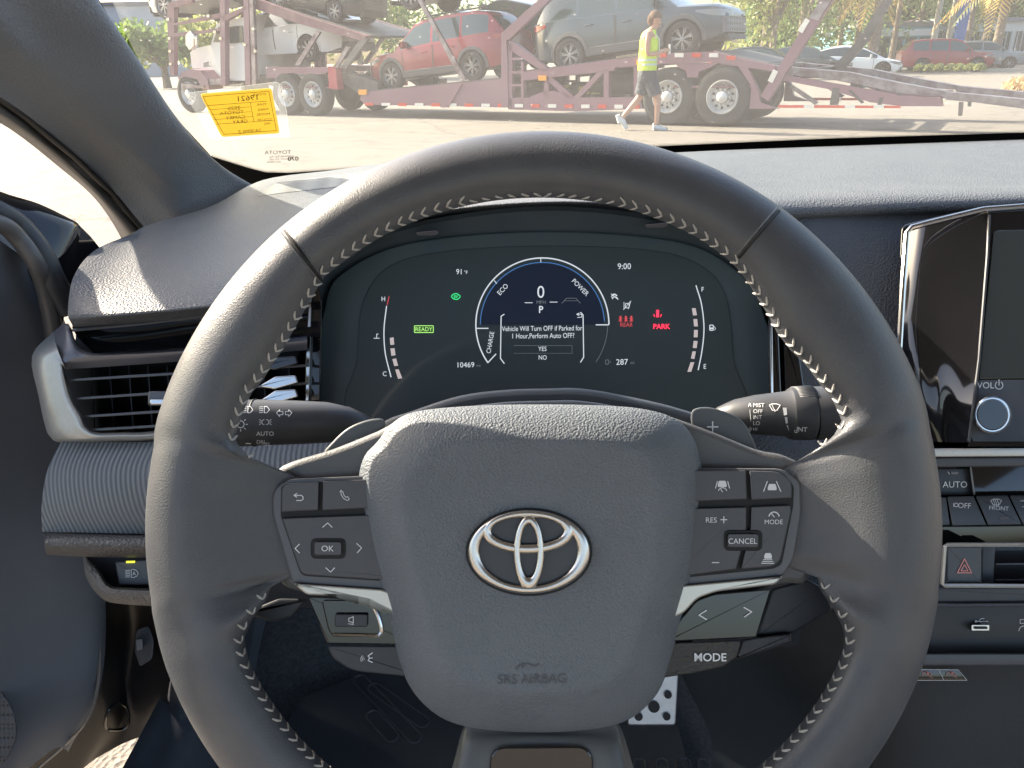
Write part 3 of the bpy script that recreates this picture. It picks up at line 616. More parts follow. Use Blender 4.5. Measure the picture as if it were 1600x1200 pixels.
sb = MB(); sb.surf([[D(*q) for q in c] for c in [
  [(84,519,.58),(84,522,.566),(92,564,.549),(101,578,.556)], [(106,507,.58),(108,510,.563),(112,556,.549),(116,576,.556)],
  [(140,548,.575),(142,551,.560),(150,556,.549),(152,574,.556)], [(300,540,.575),(300,543,.560),(300,548,.549),(300,563,.556)], [(480,522,.575),(480,525,.560),(480,532,.549),(480,547,.556)]]], 4, 4)
sb.build('vent_top_bar', mat('vent_grey', (.15, .15, .17), .3, .3), dash)
av = MB(); av.plate([(98,570),(480,540),(480,665),(150,688),(128,676)], .600, .61, 1); air = av.build('air_vent', mat('vent_cavity', (.008, .008, .01), .6), dash)
for i, (a, b) in enumerate([((110,594),(480,571)), ((119,623),(480,599)), ((130,651),(480,628)), ((140,672),(480,652))]):
    n = MB(); n.plate([(a[0], a[1] - 2.2), (b[0], b[1] - 2.2), (b[0], b[1] + 2.2), (a[0], a[1] + 2.2)], .553, .585, 1); n.build('slat', mat('slat_plastic', (.05, .05, .058), .2, coat=.3), air)
for x in (140, 170, 200, 230, 260, 290, 330, 370, 410, 450):
    n = MB(); n.plate([(x, 572), (x + 2.2, 572), (x + 10, 680), (x + 7.8, 680)], .580, .598, .6); n.build('rear_slat', DARK, air)
n = MB(); n.plate(rect(231, 611, 290, 634, 4), .541, .56, 3); n.build('vent_tab', mat('tab_grey', (.10, .10, .11), .25, .3), air)
n = MB(); n.plate(rect(234, 624, 290, 632, 3), .539, .545, 1.5); n.build('tab_insert', BCHROME, air)
# right end of the vent, seen through the wheel
for i, y in enumerate((560, 590, 612)):
    n = MB(); n.plate(rp([(400 + i * 3, y + 14), (430, y - 2), (462, y - 4), (466, y + 8), (430, y + 18)], 3), .548, .56, 2); n.build('vent_fin', BCHROME if i else GLOSS, air)
# --- ribbed fabric, leather lip, switch pocket
fb = MB(); fb.surf([[D(*q) for q in c] for c in [
 [(97,688,.565),(74,735,.548),(65,790,.545),(66,831,.552)], [(150,690,.56),(130,735,.540),(125,790,.537),(126,832,.545)],
 [(240,690,.555),(235,735,.533),(232,790,.530),(230,834,.54)], [(480,676,.55),(480,725,.53),(480,790,.53),(480,834,.54)],[(620,668,.55),(620,725,.53),(620,790,.53),(620,834,.54)]]], 6, 6); fb.build('fabric_panel', FABRIC, dash)
fb = MB(); fb.surf([[D(*q) for q in c] for c in [
 [(64,830,.565),(66,834,.548),(70,842,.538),(70,856,.538),(74,866,.55),(90,868,.57)], [(130,831,.56),(130,836,.540),(130,843,.532),(130,857,.532),(130,868,.545),(130,870,.57)],
 [(240,833,.555),(240,838,.533),(240,845,.526),(240,858,.526),(240,868,.54),(240,872,.565)], [(500,833,.55),(500,838,.533),(500,845,.526),(500,858,.526),(500,868,.54),(500,872,.565)]]], 5, 5)
fb.build('leather_lip', mat('brown_grey_leather', (0.102, 0.096, 0.094), .45, bump=('grain', 520, .001)), dash)
pk = MB(); pk.surf([[D(*q) for q in c] for c in [
 [(130,866,.59),(132,868,.57),(138,874,.566),(148,882,.568),(150,884,.60)], [(134,900,.58),(138,900,.560),(150,899,.555),(158,897,.560),(160,896,.60)],
 [(156,932,.575),(158,928,.555),(164,920,.550),(170,914,.555),(172,912,.60)], [(192,944,.57),(194,938,.552),(196,928,.547),(198,919,.552),(198,917,.60)], [(330,950,.57),(330,944,.552),(330,932,.547),(330,922,.552),(330,920,.60)]]], 5, 5)
pk.build('switch_pocket', mat('pocket_leather', (0.143, 0.130, 0.122), .45, bump=('grain', 520, .001)), dash)
n = MB(); n.plate(rp([(130,868),(330,862),(330,935),(180,930),(150,910)], 6), .585, .60, 2); n.build('pocket_back', PLAST, dash)
n = MB(); n.plate(rp([(180,878),(240,874),(240,914),(186,914)], 2), .560, .585, 2); hb = n.build('headlamp_switch', PLAST, dash)
n = MB()
for i in range(5): n.stroke([(196, 891 + i * 2.6), (203, 891 + i * 2.6)], 1.1, .5592)
n.stroke([(205, 890), (209, 889.5), (214, 892), (216, 896), (214, 900), (209, 902.5), (205, 902), (205, 890)], 1.2, .5592); n.text('A', 209.5, 896, 5.5, .5592); n.build('switch_print', WHITEP, hb, smooth=0)
n = MB(); n.plate([(197, 876.5), (211, 876), (211, 879.5), (197, 880)], .5585, .561, .4); n.build('indicator_lamp', glow('lit_yellow', (.75, .75, .05), .4), hb)

# --- centre stack
cs = MB(); sd_ = flat((1410, 350, .6135), (1700, 350, .6135), (1550, 690, .583))
cs.plate(rp([(1409, 352), (1538, 322), (1760, 310), (1760, 700), (1445, 700), (1399, 560)], [10, 10, 4, 4, 6, 20]), lambda x, y: sd_(x, y) + .038, .68, 3)
cs.plate([(1543, 326), (1760, 312), (1760, 698), (1512, 698), (1530, 560)], lambda x, y: sd_(x, y) + .003, .66, 2)
scr = cs.build('touchscreen', GLOSS, dash)
n = MB(); n.tube([D(x, y, sd_(x, y) + .001) for x, y in [(1404, 560), (1411, 440), (1417, 364), (1424, 355), (1450, 348), (1536, 327), (1600, 322), (1760, 316)]], .0022, 8); n.build('chrome_edge', BCHROME, scr)
n = MB()
n.surf([[D(x, y, sd_(x, y) + o) for x, y, o in c] for c in [
 [(1421,362,.034),(1413,440,.035),(1408,520,.036),(1420,610,.036),(1446,690,.036)], [(1440,356,.024),(1433,440,.026),(1430,520,.028),(1440,610,.028),(1460,690,.029)],
 [(1472,348,.015),(1466,440,.018),(1462,520,.020),(1468,610,.020),(1480,691,.021)], [(1510,340,.007),(1506,440,.009),(1498,520,.010),(1496,610,.010),(1498,691,.010)],
 [(1544,332,.001),(1541,440,.001),(1532,520,.001),(1522,610,.001),(1514,692,.001)]]], 6, 6); n.build('curved_side_panel', GLOSS, scr)
n = MB(); n.tube([D(x, y, sd_(x, y) + .001) for x, y in [(1546, 336), (1543, 400), (1530, 560), (1514, 690)]], .0012, 6); n.build('bezel_seam', PLAST, scr)
sl_ = lambda x, y: sd_(x, y) + .0015
n = MB(); n.plate(rp([(1553, 360), (1760, 355), (1760, 588), (1530, 592)], [8, 2, 2, 2]), sl_, lambda x, y: sd_(x, y) + .005, 1); n.build('screen_glass', mat('screen_off', (.055, .065, .065), .07, coat=.5), scr)
n = MB(); n.plate(rp([(1529, 594), (1760, 592), (1760, 690), (1520, 690), (1516, 680)], 3), sl_, lambda x, y: sd_(x, y) + .005, 1); n.build('knob_panel', PLAST, scr)
n = MB(); ax = -ray(1555, 650).normalized()
def disc(mb, x, y, r0, r1, da, db, nseg=32):
    mb.grid([[D(x + r1 * math.cos(t), y + r1 * math.sin(t), db) for t in [2 * math.pi * i / nseg for i in range(nseg)]], [D(x + r0 * math.cos(t), y + r0 * math.sin(t), da + .0015) for t in [2 * math.pi * i / nseg for i in range(nseg)]],
             [D(x + (r0 - 2.5) * math.cos(t), y + (r0 - 2.5) * math.sin(t), da) for t in [2 * math.pi * i / nseg for i in range(nseg)]]], close_v=True)
    mb.add([D(x + (r0 - 2.5) * math.cos(t), y + (r0 - 2.5) * math.sin(t), da) for t in [2 * math.pi * i / nseg for i in range(nseg)]], [tuple(range(nseg))])
disc(n, 1551, 648, 29, 31, .560, .59); kn = n.build('volume_knob', BCHROME, scr)
n = MB(); disc(n, 1551, 648, 25.5, 26.5, .5590, .562); n.build('knob_face', GLOSS, scr)
n = MB(); n.text('VOL', 1540, 602, 9.5, lambda x, y: sl_(x, y) - .0004, 0, 1); n.stroke(arc(1561, 602, 6, -60, 240, 16), 1.5, lambda x, y: sl_(x, y) - .0004); n.stroke([(1561, 593), (1561, 602)], 1.5, lambda x, y: sl_(x, y) - .0004); n.build('panel_print', WHITEP, scr, smooth=0)
n = MB(); n.plate([(1440, 701), (1760, 700), (1760, 712), (1450, 714)], .572, .60, 2); n.build('silver_trim', SILVER, dash)
n = MB(); n.plate([(1440, 715), (1760, 713), (1760, 728), (1455, 730)], .585, .61, 3); n.build('climate_lip', PLAST, dash)
clm = MB(); clm.plate([(1440, 728), (1760, 726), (1760, 850), (1440, 850)], .607, .62, 1); clim = clm.build('climate_panel', GLOSS, dash)
n = MB(); n.plate([(1440, 733), (1514, 732), (1521, 773), (1440, 775)], .600, .607, 1.5); n.build('auto_button', DARK, clim)
n = MB(); n.text('AUTO', 1492, 757, 9.5, .5992, 0, 1); n.stroke([(1481, 737), (1484, 741)], 1.3, .5992); n.build('button_print', WHITEP, clim, smooth=0)
n = MB(); n.plate([(1486, 737), (1497, 737), (1497, 741), (1486, 741)], .5993, .601, .4); n.plate([(1515, 730), (1518, 730), (1524, 773), (1521, 773)], .596, .605, .5); n.build('panel_line', mat('line_grey', (.2, .2, .2), .4), clim)
for pts_ in ([(1440, 778), (1478, 777), (1484, 820), (1440, 821)], [(1480, 776), (1521, 775), (1541, 820), (1488, 821)], [(1524, 775), (1574, 774), (1596, 819), (1544, 820)], [(1577, 774), (1640, 773), (1660, 819), (1599, 820)]):
    n = MB(); n.plate(rp(pts_, 2), lambda x, y: .590 - (y - 775) * .0004, .61, 2); n.build('climate_key', mat('key_plastic', (0.070, 0.081, 0.092), .4, noise=(60, (0.078, 0.090, 0.101))), clim)
kd = lambda x, y: .590 - (y - 775) * .0004 - .0005
n = MB(); n.text('OFF', 1507, 790, 8, kd, 3, 1); n.stroke(arc(1494, 789, 3, 0, 350, 10), 1.2, kd); n.stroke([(1490, 786), (1490, 792)], 1, kd); n.text('FRONT', 1561, 794, 6.2, kd, 3, 1.05)
n.stroke([(1548, 782), (1553, 780), (1560, 780), (1565, 782), (1561, 789), (1552, 789), (1548, 782)], 1.2, kd)
for x in (1553.5, 1556.5, 1559.5): n.stroke([(x, 791), (x + 1, 786), (x - 1, 783), (x, 779)], 1, kd)
n.stroke([(1594, 783), (1612, 781), (1612, 791), (1597, 792)], 1.2, kd)
n.build('key_print', WHITEP, clim, smooth=0)
n = MB(); n.plate([(1562, 808.5), (1575, 808), (1576, 811.5), (1563, 812)], lambda x, y: kd(x, y), .60, .4); n.build('key_lamp', mat('lamp_off', (.12, .11, .11), .3), clim)
# hazard button and centre vent
n = MB(); n.tube([D(x, y, .575) for x, y in [(1760, 851), (1480, 851), (1476, 854), (1472, 912), (1476, 915), (1760, 916)]], .0016, 6); n.build('vent_frame', SILVER, dash)
n = MB(); n.plate(rect(1480, 854, 1533, 911, 2), .58, .60, 2); hz = n.build('hazard_button', PLAST, dash)
n = MB(); n.stroke([(1507, 873), (1518, 895), (1496, 895)], 1.8, .5793, True); n.stroke([(1507, 882), (1512.5, 892), (1501.5, 892)], 1.6, .5793, True)
n.build('hazard_symbol', mat('hazard_red', (.85, .35, .33), .5), hz, smooth=0)
n = MB(); n.plate([(1536, 854), (1555, 854), (1552, 911), (1534, 911)], .59, .60, 1); n.plate([(1552, 851), (1760, 851), (1760, 914), (1550, 914)], .62, .63, 1); cv = n.build('centre_vent', DARK, dash)
for y in (880, 905):
    n = MB(); n.plate([(1556, y), (1760, y - 2), (1760, y + 2), (1556, y + 3)], .59, .62, 1); n.build('slat', PLAST, cv)
n = MB(); n.plate(rp([(1440, 918), (1760, 918), (1760, 940), (1440, 942)], 3), .575, .62, 3); n.build('lower_trim', DARK, dash)
n = MB(); n.tube([D(x, y, .572) for x, y in [(1440, 945), (1500, 946), (1760, 944)]], .0014, 6); n.build('trim_line', PLAST, dash)
n = MB(); n.plate([(1330, 946), (1760, 946), (1760, 1022), (1330, 1020)], .60, .64, 2); up = n.build('usb_panel', mat('usb_dark', (0.031, 0.034, 0.038), .5), dash)
n = MB(); n.plate(rect(1518, 976, 1546, 986, 2), .594, .60, 1); n.build('usb_port', CHROME, up)
n = MB(); n.plate(rect(1523, 979.5, 1543, 983, .5), .593, .595, .4); n.build('port_tongue', GAP, up)
ud = .5990
n = MB(); n.stroke([(1523, 971), (1544, 971)], 1.2, ud); n.sheet(arc(1525, 971, 2, 0, 330, 8), ud); n.stroke([(1529, 971), (1533, 966.5), (1538, 966.5)], 1, ud); n.stroke([(1531, 971), (1535, 975), (1540, 975)], 1, ud)
n.stroke([(1594, 968), (1606, 968), (1606, 974), (1594, 974)], 1, ud, True); n.stroke(arc(1600, 986, 8, 180, 360, 8), 1.2, ud); n.build('usb_symbol', WHITEP, up, smooth=0)
n = MB(); n.plate([(1330, 1022), (1760, 1022), (1760, 1040), (1330, 1040)], .585, .62, 3); n.build('shelf_lip', PLAST, dash)
n = MB(); n.plate([(1330, 1044), (1497, 1046), (1512, 1064), (1330, 1064)], .640, .655, .6); ai = n.build('airbag_indicator', GLOSS, dash)
ad = .6392
n = MB(); n.stroke([(1431, 1046), (1497, 1046.5), (1511, 1063), (1431, 1063)], .8, ad, True); n.stroke([(1466, 1046), (1475, 1063)], .8, ad)
n.build('indicator_outline', WHITEP, ai, smooth=0)
n = MB()
for x0_ in (1448, 1486): n.stroke(arc(x0_, 1054, 7, 150, 400, 10, 4.5), 1.3, ad); n.stroke([(x0_ - 8, 1049), (x0_ + 9, 1059)], 1.2, ad); n.sheet(arc(x0_ + 2, 1052, 2, 0, 330, 7), ad)
n.build('indicator_symbol', mat('indicator_pink', (.45, .18, .16), .5), ai, smooth=0)
# --- steering column shroud
COLM = mat('column_plastic', (0.075, 0.090, 0.105), .42, noise=(50, (0.084, 0.099, 0.115)))
n = MB(); n.plate(smoothpoly([(560,720),(592,664),(650,640),(720,618),(790,609),(850,607),(910,607),(985,620),(1060,638),(1110,660),(1140,720),(850,760)], 5), .47, .55, 10); n.build('column_shroud', COLM, dash)
n = MB(); n.plate(smoothpoly([(590,740),(612,676),(660,655),(730,636),(790,628),(850,626),(905,626),(970,636),(1040,654),(1085,676),(1110,740),(850,770)], 5), .43, .468, 8); n.build('column_collar', COLM, dash)
# ---------------------------------------------------------------- steering wheel
WD = .357
WC = (850, 827)
sw = thing('steering_wheel', 'black leather steering wheel with grey chevron stitching and chrome emblem, in the middle', 'steering wheel', D(850, 860, WD + .02))
# radius of the seam measured on the photograph, per angle (degrees, 0 = right, clockwise)
seam = [(-163,508),(-155,508),(-152,501),(-145,499),(-140,506),(-135,516),(-131,527),(-120,527),(-105,524),(-90,522),(-75,521),(-62,519),(-55,514),(-51,506),(-47,495),(-43,487),(-40,480),(-36,480),(-32,487),(-28,491),(-24,498),(-20,499),(-17.5,476),(-16,438)]
low = [(10,438),(12.5,446),(15,470),(18.5,497),(21.5,507),(25,509),(30,509),(45,505),(60,500),(90,498),(120,500),(135,504),(150,508),(156,509),(160,502),(163,480),(165.5,452),(168,440)]
def seamr(a):
    a = (a + 180) % 360 - 180
    if a <= -163:                                   # left spoke, upper flank
        return itp([(-180,385),(-171,385),(-168,395),(-166,480),(-164.5,503),(-163,508)], a)
    if a <= -16: return itp(seam, a)
    if a < 10: return itp([(-16,438),(-14.5,392),(-10,372),(6,372),(9,395),(10,438)], a)
    if a <= 168: return itp(low, a)
    return itp([(168,440),(170,392),(173,385),(180,385)], a)
def rout(a): return 633 - 8 * max(0, -math.sin(R(a))) ** 2
rows = []; NA = 360
B = .0165
for i in range(NA):
    a = i * 360 / NA
    ro = rout(a); ri = min(seamr(a), seamr(a) - 7); L = (ro - ri) * .95; rc_in = ri + 3; ro_ = ri + 3 + L
    wgt = min(1, max(0, (L - 150) / 70)); wgt = wgt * wgt * (3 - 2 * wgt)
    prof = []
    N = 14
    for j in range(N + 1):                          # front face, outer to inner
        s = .5 - .5 * math.cos(math.pi * j / N); h_e = B * math.sqrt(max(0, 1 - (2 * s - 1) ** 2)) 
        px_ = s * L; A_ = 56
        if px_ < A_: h_w = B * math.sqrt(max(0, 1 - ((px_ - A_) / A_) ** 2))
        else:
            q = (px_ - A_) / (L - A_ + 1e-6); q = q * q * (3 - 2 * q); h_w = B * (1 - q) + (-.0045) * q
        prof.append((ro_ - px_, (1 - wgt) * h_e + wgt * h_w))
    for j in range(1, N):                           # back face, inner to outer
        s = .5 + .5 * math.cos(math.pi * j / N); h_e = -B * math.sqrt(max(0, 1 - (2 * s - 1) ** 2))
        h_w = -B if s < .5 else -B * (1 - (s - .5) * .6)
        prof.append((ro_ - s * L, (1 - wgt) * h_e + wgt * h_w))
    ca, sa = math.cos(R(a)), math.sin(R(a))
    rows.append([D(WC[0] + r_ * ca, WC[1] + r_ * sa, WD - h) for r_, h in prof])
rim = MB().grid(rows, close_u=True, close_v=True)
rimo = rim.build('rim', LEATHER, sw, smooth=80); RB = rim.bvh()
# seams across the rim (welts)
def arcpt(a, r_): return (WC[0] + r_ * math.cos(R(a)), WC[1] + r_ * math.sin(R(a)))
rh = hit(RB, .0002, WD)
welt = MB(); crease = MB()
for a, off in ((-131.6, 0), (-54.2, 0)):
    for mb_, da, rad, o in ((welt, -.25, .0007, .0003), (crease, .22, .0007, .0006), (crease, .30, .0006, .0006)):
        ps = []
        for r_ in [522 + k * 4.6 for k in range(22)]:
            x, y = arcpt(a + da + (r_ - 570) * .008, r_)
            d = rh(x, y)
            if abs(d - WD) > .06: continue
            ps.append(D(x, y, d + (.0004 if mb_ is welt else -.0002)))
        if len(ps) > 3: mb_.tube(ps, rad, 6)
    welt.build('leather_welt', LEATHER, rimo); crease.build('welt_crease', GAP, rimo); welt = MB(); crease = MB()
# chevron stitching on the inner edge
stc = MB(); hol = MB()
def chev(a, dirn):
    rs = seamr(a) + 1.5; step = .85
    def pt(da, dr):
        x, y = arcpt(a + da, rs + dr); d = rh(x, y)
        if abs(d - WD) > .05: d = WD - .001
        return D(x, y, d - .0003)
    j_ = random.uniform(-.12, .12); a += random.uniform(-.12, .12); mid = pt(0, 1.5 + j_ * 6)
    t1 = [pt(-dirn * 1.1, 9.5), pt(-dirn * .45, 5.5), mid]; t2 = [pt(-dirn * 1.1, -5), pt(-dirn * .5, -2.2), mid]
    rr = [.0003, .00062, .0004]
    if not -104 < a < -76: stc.tube(t1, rr, 6)
    stc.tube(t2 if not -104 < a < -76 else [pt(-dirn * .9, -3.5 + j_ * 8), pt(0, 0), pt(dirn * .35, 1.5)], rr, 6)
    hol.tube([pt(-dirn * 1.15, 8.8), pt(-dirn * 1.0, 8.8)], .0005, 5)
a = -166.2
while a < -16.5:
    chev(a, -1 if a < -90 else 1); a += 2.2
stc.build('stitching', THREAD, rimo); stc = MB()
a = 12
while a < 166: chev(a, -1 if a > 90 else 1); a += 2.2
stc.build('stitching', THREAD, rimo)
# spoke frame below the buttons
fo = smoothpoly([(442,728),(520,702),(590,674),(660,645),(850,632),(1000,640),(1095,668),(1180,702),(1225,712),(1262,740),(1270,830),(1262,905),(1220,912),(1150,935),(1092,990),(1040,1055),(960,1120),(800,1130),(700,1090),(640,1050),(600,990),(560,935),(480,926),(436,905),(424,830),(428,760)], 4)
sf = MB(); sf.plate(fo, .3645, .395, 9); sf.build('spoke_frame', mat('spoke_leather', (0.106, 0.109, 0.112), .42, bump=('grain', 1300, .0001), noise=(30, (0.120, 0.122, 0.125))), sw)
# airbag cover
ao = smoothpoly([(590,690),(612,662),(650,643),(740,634),(845,632),(950,634),(1010,640),(1056,655),(1084,685),(1097,735),(1096,800),(1086,890),(1066,965),(1044,1045),(1020,1093),(972,1129),(890,1143),(790,1143),(712,1131),(664,1102),(630,1052),(604,962),(578,870),(564,795),(561,745),(570,712)], 4)
def sc_(k, kx=1, cx_=832, cy_=872): return [(cx_ + (x - cx_) * k * kx, cy_ + (y - cy_) * k) for x, y in ao]
ring = [(1.0, .372, 1), (1.0, .361, 1), (.994, .3592, 1), (.975, .3565, 1), (.93, .352, 1), (.87, .3475, 1), (.80, .3438, .985), (.775, .3428, .98), (.755, .3425, .975), (.72, .3427, .975), (.5, .3438, .97), (.25, .344, .97), (.02, .344, .97)]
ab = MB(); ab.grid([[D(x, y, d) for x, y in sc_(k, kx)] for k, d, kx in ring], close_v=True); ab.add([D(x, y, .344) for x, y in sc_(.02, .97)], [tuple(range(len(ao)))])
abo = ab.build('airbag_cover', BAGLEA, sw, smooth=80); AB = ab.bvh()
ah = hit(AB, .0004, .344)
n = MB(); n.text('SRS AIRBAG', 831, 1061, 14, ah, -1, 1.0); n.stroke([(806, 1046), (815, 1038), (826, 1037), (834, 1041), (842, 1038)], 2.5, ah); n.sheet(arc(817, 1041, 3, 0, 330, 9), ah)
n.build('embossed_text', mat('emboss_dark', (.085, .087, .090), .4), abo, smooth=0)
# emblem: three interlaced ellipse rings
def ering(mb, o, i_, ze, zb, n_=72, rot=0):
    def e(c, t):
        x = c[2] * math.cos(t); y = c[3] * math.sin(t); return c[0] + x * math.cos(rot) - y * math.sin(rot), c[1] + x * math.sin(rot) + y * math.cos(rot)
    rws = []
    for k, dz in ((0, zb), (0, ze + .0012), (.13, ze + .0004), (.35, ze), (.65, ze), (.87, ze + .0004), (1, ze + .0012), (1, zb)):
        rws.append([])
        for j in range(n_):
            t = 2 * math.pi * j / n_; a_ = e(o, t); b_ = e(i_, t); x = lerp(a_[0], b_[0], k); y = lerp(a_[1], b_[1], k); rws[-1].append(D(x, y, dz))
    mb.grid(rws, close_v=True, close_u=True)
em = MB(); em.plate([(826.6 + 93 * math.cos(t), 862.6 + 63.5 * math.sin(t)) for t in [2 * math.pi * j / 60 for j in range(60)]], .3426, .350, 1.5)
emo = em.build('emblem', mat('emblem_backing', (.055, .058, .065), .35), abo)
n = MB(); ez = .3402
ering(n, (826.6, 862.6, 95.5, 65.5), (825.8, 861.0, 77, 54.5), ez, .3435)
n.build('emblem_outer_ring', CHROME, emo)
n = MB(); ering(n, (825.2, 831.5, 71.5, 34.5), (824.2, 829.5, 56, 21), ez - .0003, .3435); n.build('emblem_wide_ring', CHROME, emo)
n = MB(); ering(n, (826.3, 864, 24.2, 58.5), (826.3, 861, 13, 41.5), ez - .0006, .3435); n.build('emblem_tall_ring', CHROME, emo)
gapm = MB(); gapm.tube([D(826.6 + 97 * math.cos(t), 862.6 + 67 * math.sin(t), .3431) for t in [2 * math.pi * j / 60 for j in range(61)]], .0006, 5); gapm.build('emblem_gap', GAP, emo)

# button pods
POD = mat('pod_plastic', (0.112, 0.115, 0.125), .34, noise=(70, (0.122, 0.125, 0.135)))
BTN = mat('button_plastic', (0.079, 0.080, 0.089), .42, noise=(90, (0.086, 0.088, 0.096)))
def plate(pts, d0, d1, bev, name, m, par, **k):
    n = MB(); n.plate(pts, d0, d1, bev); return n.build(name, m, par, **k)
lp = plate(rp([(427,765),(450,748.5),(600,742),(640,925),(592,921),(457,910.5),(425.5,800)], [16,12,1,1,1,5,10]), .3570, .368, 2.5, 'left_button_pod', POD, sw)
plate(rp([(439,760),(450,755),(600,747.5),(640,912),(592,908),(470,900),(438,806)], [4,8,1,1,1,10,6]), .35695, .360, .8, 'pod_gap', GAP, lp)
for nm, pts, r_ in (('back_button', [(440,756),(498,753),(497,797),(440,800)], [14,2,2,2]), ('phone_button', [(505,752),(600,748),(600,793),(503.5,797)], 2), ('arrow_pad', [(441,810),(600,804),(640,905),(584,905),(471,897.5)], [3,2,2,2,10])):
    plate(rp(pts, r_), .3548, .360, 1.6, nm, BTN, lp)
plate(rect(485.5,841,540,873,9), .3543, .358, 1.5, 'ok_surround', GAP, lp)
okb = plate(rect(491,846.5,533.5,867.5,4), .3528, .357, 1.5, 'ok_button', BTN, lp)
d_ = .3545; n = MB()
n.text('OK', 512, 857, 8.8, .3525, 1, 1.05)
n.stroke([(504,824),(512,817),(519,824)], 1.7, d_); n.stroke([(509,887),(516.5,894),(523,887)], 1.7, d_); n.stroke([(468,850),(461,857),(468,864)], 1.7, d_); n.stroke([(557,849),(565,856),(558,864)], 1.7, d_)
n.stroke([(461,774),(471,774),(473.5,776.5),(473.5,780),(471,782),(463,782)], 1.8, d_); n.stroke([(464,771),(459,774),(464,777)], 1.8, d_)
n.stroke([(533,768),(533,773),(537,779),(543,782),(546,780),(543,776),(540,777),(537,773),(536,769),(533,766),(531,769)], 1.3, d_)
n.build('button_print', WHITEP, lp, smooth=0)
plate(rp([(459,911.5),(595,921),(640,935),(640,970),(601,955),(580,938),(536,931),(479,929.5)], [3,2,2,2,8,8,3,6]), .3545, .368, 2.5, 'silver_strip', mat('champagne_silver', (.62, .60, .54), .30, .55), sw)
lo_ = plate(rp([(480,932),(536,934),(590,948),(640,975),(650,1008),(513,1006)], [3,6,8,2,2,3]), .3585, .374, 2, 'lower_left_switch', GLOSS, sw)
plate(rp([(502,937),(566,937),(588,948),(597,985),(592,996),(521,995),(513,985)], 8), .3578, .361, 2, 'switch_recess', mat('recess_black', (.006,.006,.007), .08, coat=.6), lo_)
n = MB(); n.tube([D(p.x, p.y, .3574) for p in cr([(521,992,0),(560,992.5,0),(588,993,0),(596,986,0),(592,966,0),(582,944,0)], 4)], .0008, 6); n.build('recess_rim', BCHROME, lo_)
plate(rect(523,959.5,574,979.5,3), .3558, .360, 2, 'talk_button', DARK, lo_)
n = MB(); n.stroke([(545,971),(545,966),(549,965),(552,963),(552,974),(549,972),(545,971)], 1.3, .3555); n.stroke([(544,974.5),(553,976)], 1, .3555); n.stroke([(509,1017),(509.2,1018)],.1,.355); n.build('switch_print', WHITEP, lo_, smooth=0)
vb = plate(rp([(512,1009),(650,1010),(665,1060),(550,1048),(520,1028)], [3,2,2,14,10]), .3595, .372, 2, 'voice_button', DARK, sw)
n = MB()
for i in range(3): n.stroke(arc(571, 1030, 2 + i * 2.6, 150, 230, 5), 1.1, .3590)
n.stroke([(582,1020),(575,1025),(578,1028),(575,1032),(582,1035)], 1.8, .3590); n.stroke([(576,1029),(582,1028)], 1.6, .3590)
n.build('voice_symbol', WHITEP, vb, smooth=0)
rp_ = plate(rp([(1060,731),(1222,732),(1250,752),(1252,800),(1240,874),(1224,899.5),(1040,920)], [1,12,10,10,10,8,1]), .3570, .368, 2.5, 'right_button_pod', POD, sw)
plate(rp([(1060,733),(1222,735),(1241,760),(1240,790),(1222,882),(1210,889),(1050,905)], [1,14,6,4,6,8,1]), .35695, .360, .8, 'pod_gap', GAP, rp_)
for nm, pts, r_ in (('cruise_button', [(1060,735),(1165,735),(1167,780),(1060,784)], 2), ('lane_button', [(1171,735.5),(1218,737),(1237,752),(1237,778),(1174,781)], [2,12,10,2,2]), ('speed_button', [(1060,795),(1166,792.5),(1166,830),(1150,889),(1050,902)], [2,2,1,2,2]), ('mode_button', [(1174,792),(1235,789.5),(1236,800),(1219,876),(1208,885),(1158,889),(1173,825)], [2,3,2,6,8,2,1])):
    plate(rp(pts, r_), .3548, .360, 1.6, nm, BTN, rp_)
plate(rect(1131,828,1191,860.5,9), .3543, .358, 1.5, 'cancel_surround', GAP, rp_)
plate(rect(1137,834,1185,855,4), .3528, .357, 1.5, 'cancel_button', BTN, rp_)
n = MB(); n.text('CANCEL', 1160.5, 845.5, 8.2, .3525, 0, .98); n.text('RES', 1111.5, 812.5, 8, d_, 0, 1.0); n.stroke([(1126,812),(1136,812)], 2, d_); n.stroke([(1131,807),(1131,817)], 2, d_); n.stroke([(1112.5,879),(1123.5,879)], 1.9, d_)
n.text('MODE', 1209, 815.5, 7, d_, 0, 1.0); n.stroke(arc(1209.5, 808, 8, 190, 350, 9), 2.4, d_); n.stroke([(1210,808),(1205,802)], 1.6, d_)
for cx_, cy_, s_ in ((1128.5, 755, 1), (1206.5, 760, 1)): n.plate(rp([(cx_-7,cy_+2),(cx_-5,cy_-4),(cx_+5,cy_-4),(cx_+7,cy_+2),(cx_+7,cy_+6),(cx_-7,cy_+6)], 1.5), d_ - .0001, d_, .3)
n.stroke([(1121,752),(1118,763)], 1.8, d_); n.stroke([(1137,752),(1140,763)], 1.8, d_); n.stroke(arc(1129, 769, 7, 200, 340, 7), 1.7, d_); n.stroke([(1129,769),(1126,764)], 1.5, d_)
n.stroke([(1199,752),(1193,768)], 1.8, d_); n.stroke([(1213,752),(1220,768)], 1.8, d_)
n.plate(rp([(1194,868),(1196,864),(1204,864),(1206,868),(1206,873),(1194,873)], 1.2), d_ - .0001, d_, .3)
for i, w__ in enumerate((7, 8.5, 10)): n.stroke([(1199.5 - w__, 874.5 + i * 2.8), (1199.5 + w__, 874.5 + i * 2.8)], 1.6, d_)
n.build('button_print', WHITEP, rp_, smooth=0)
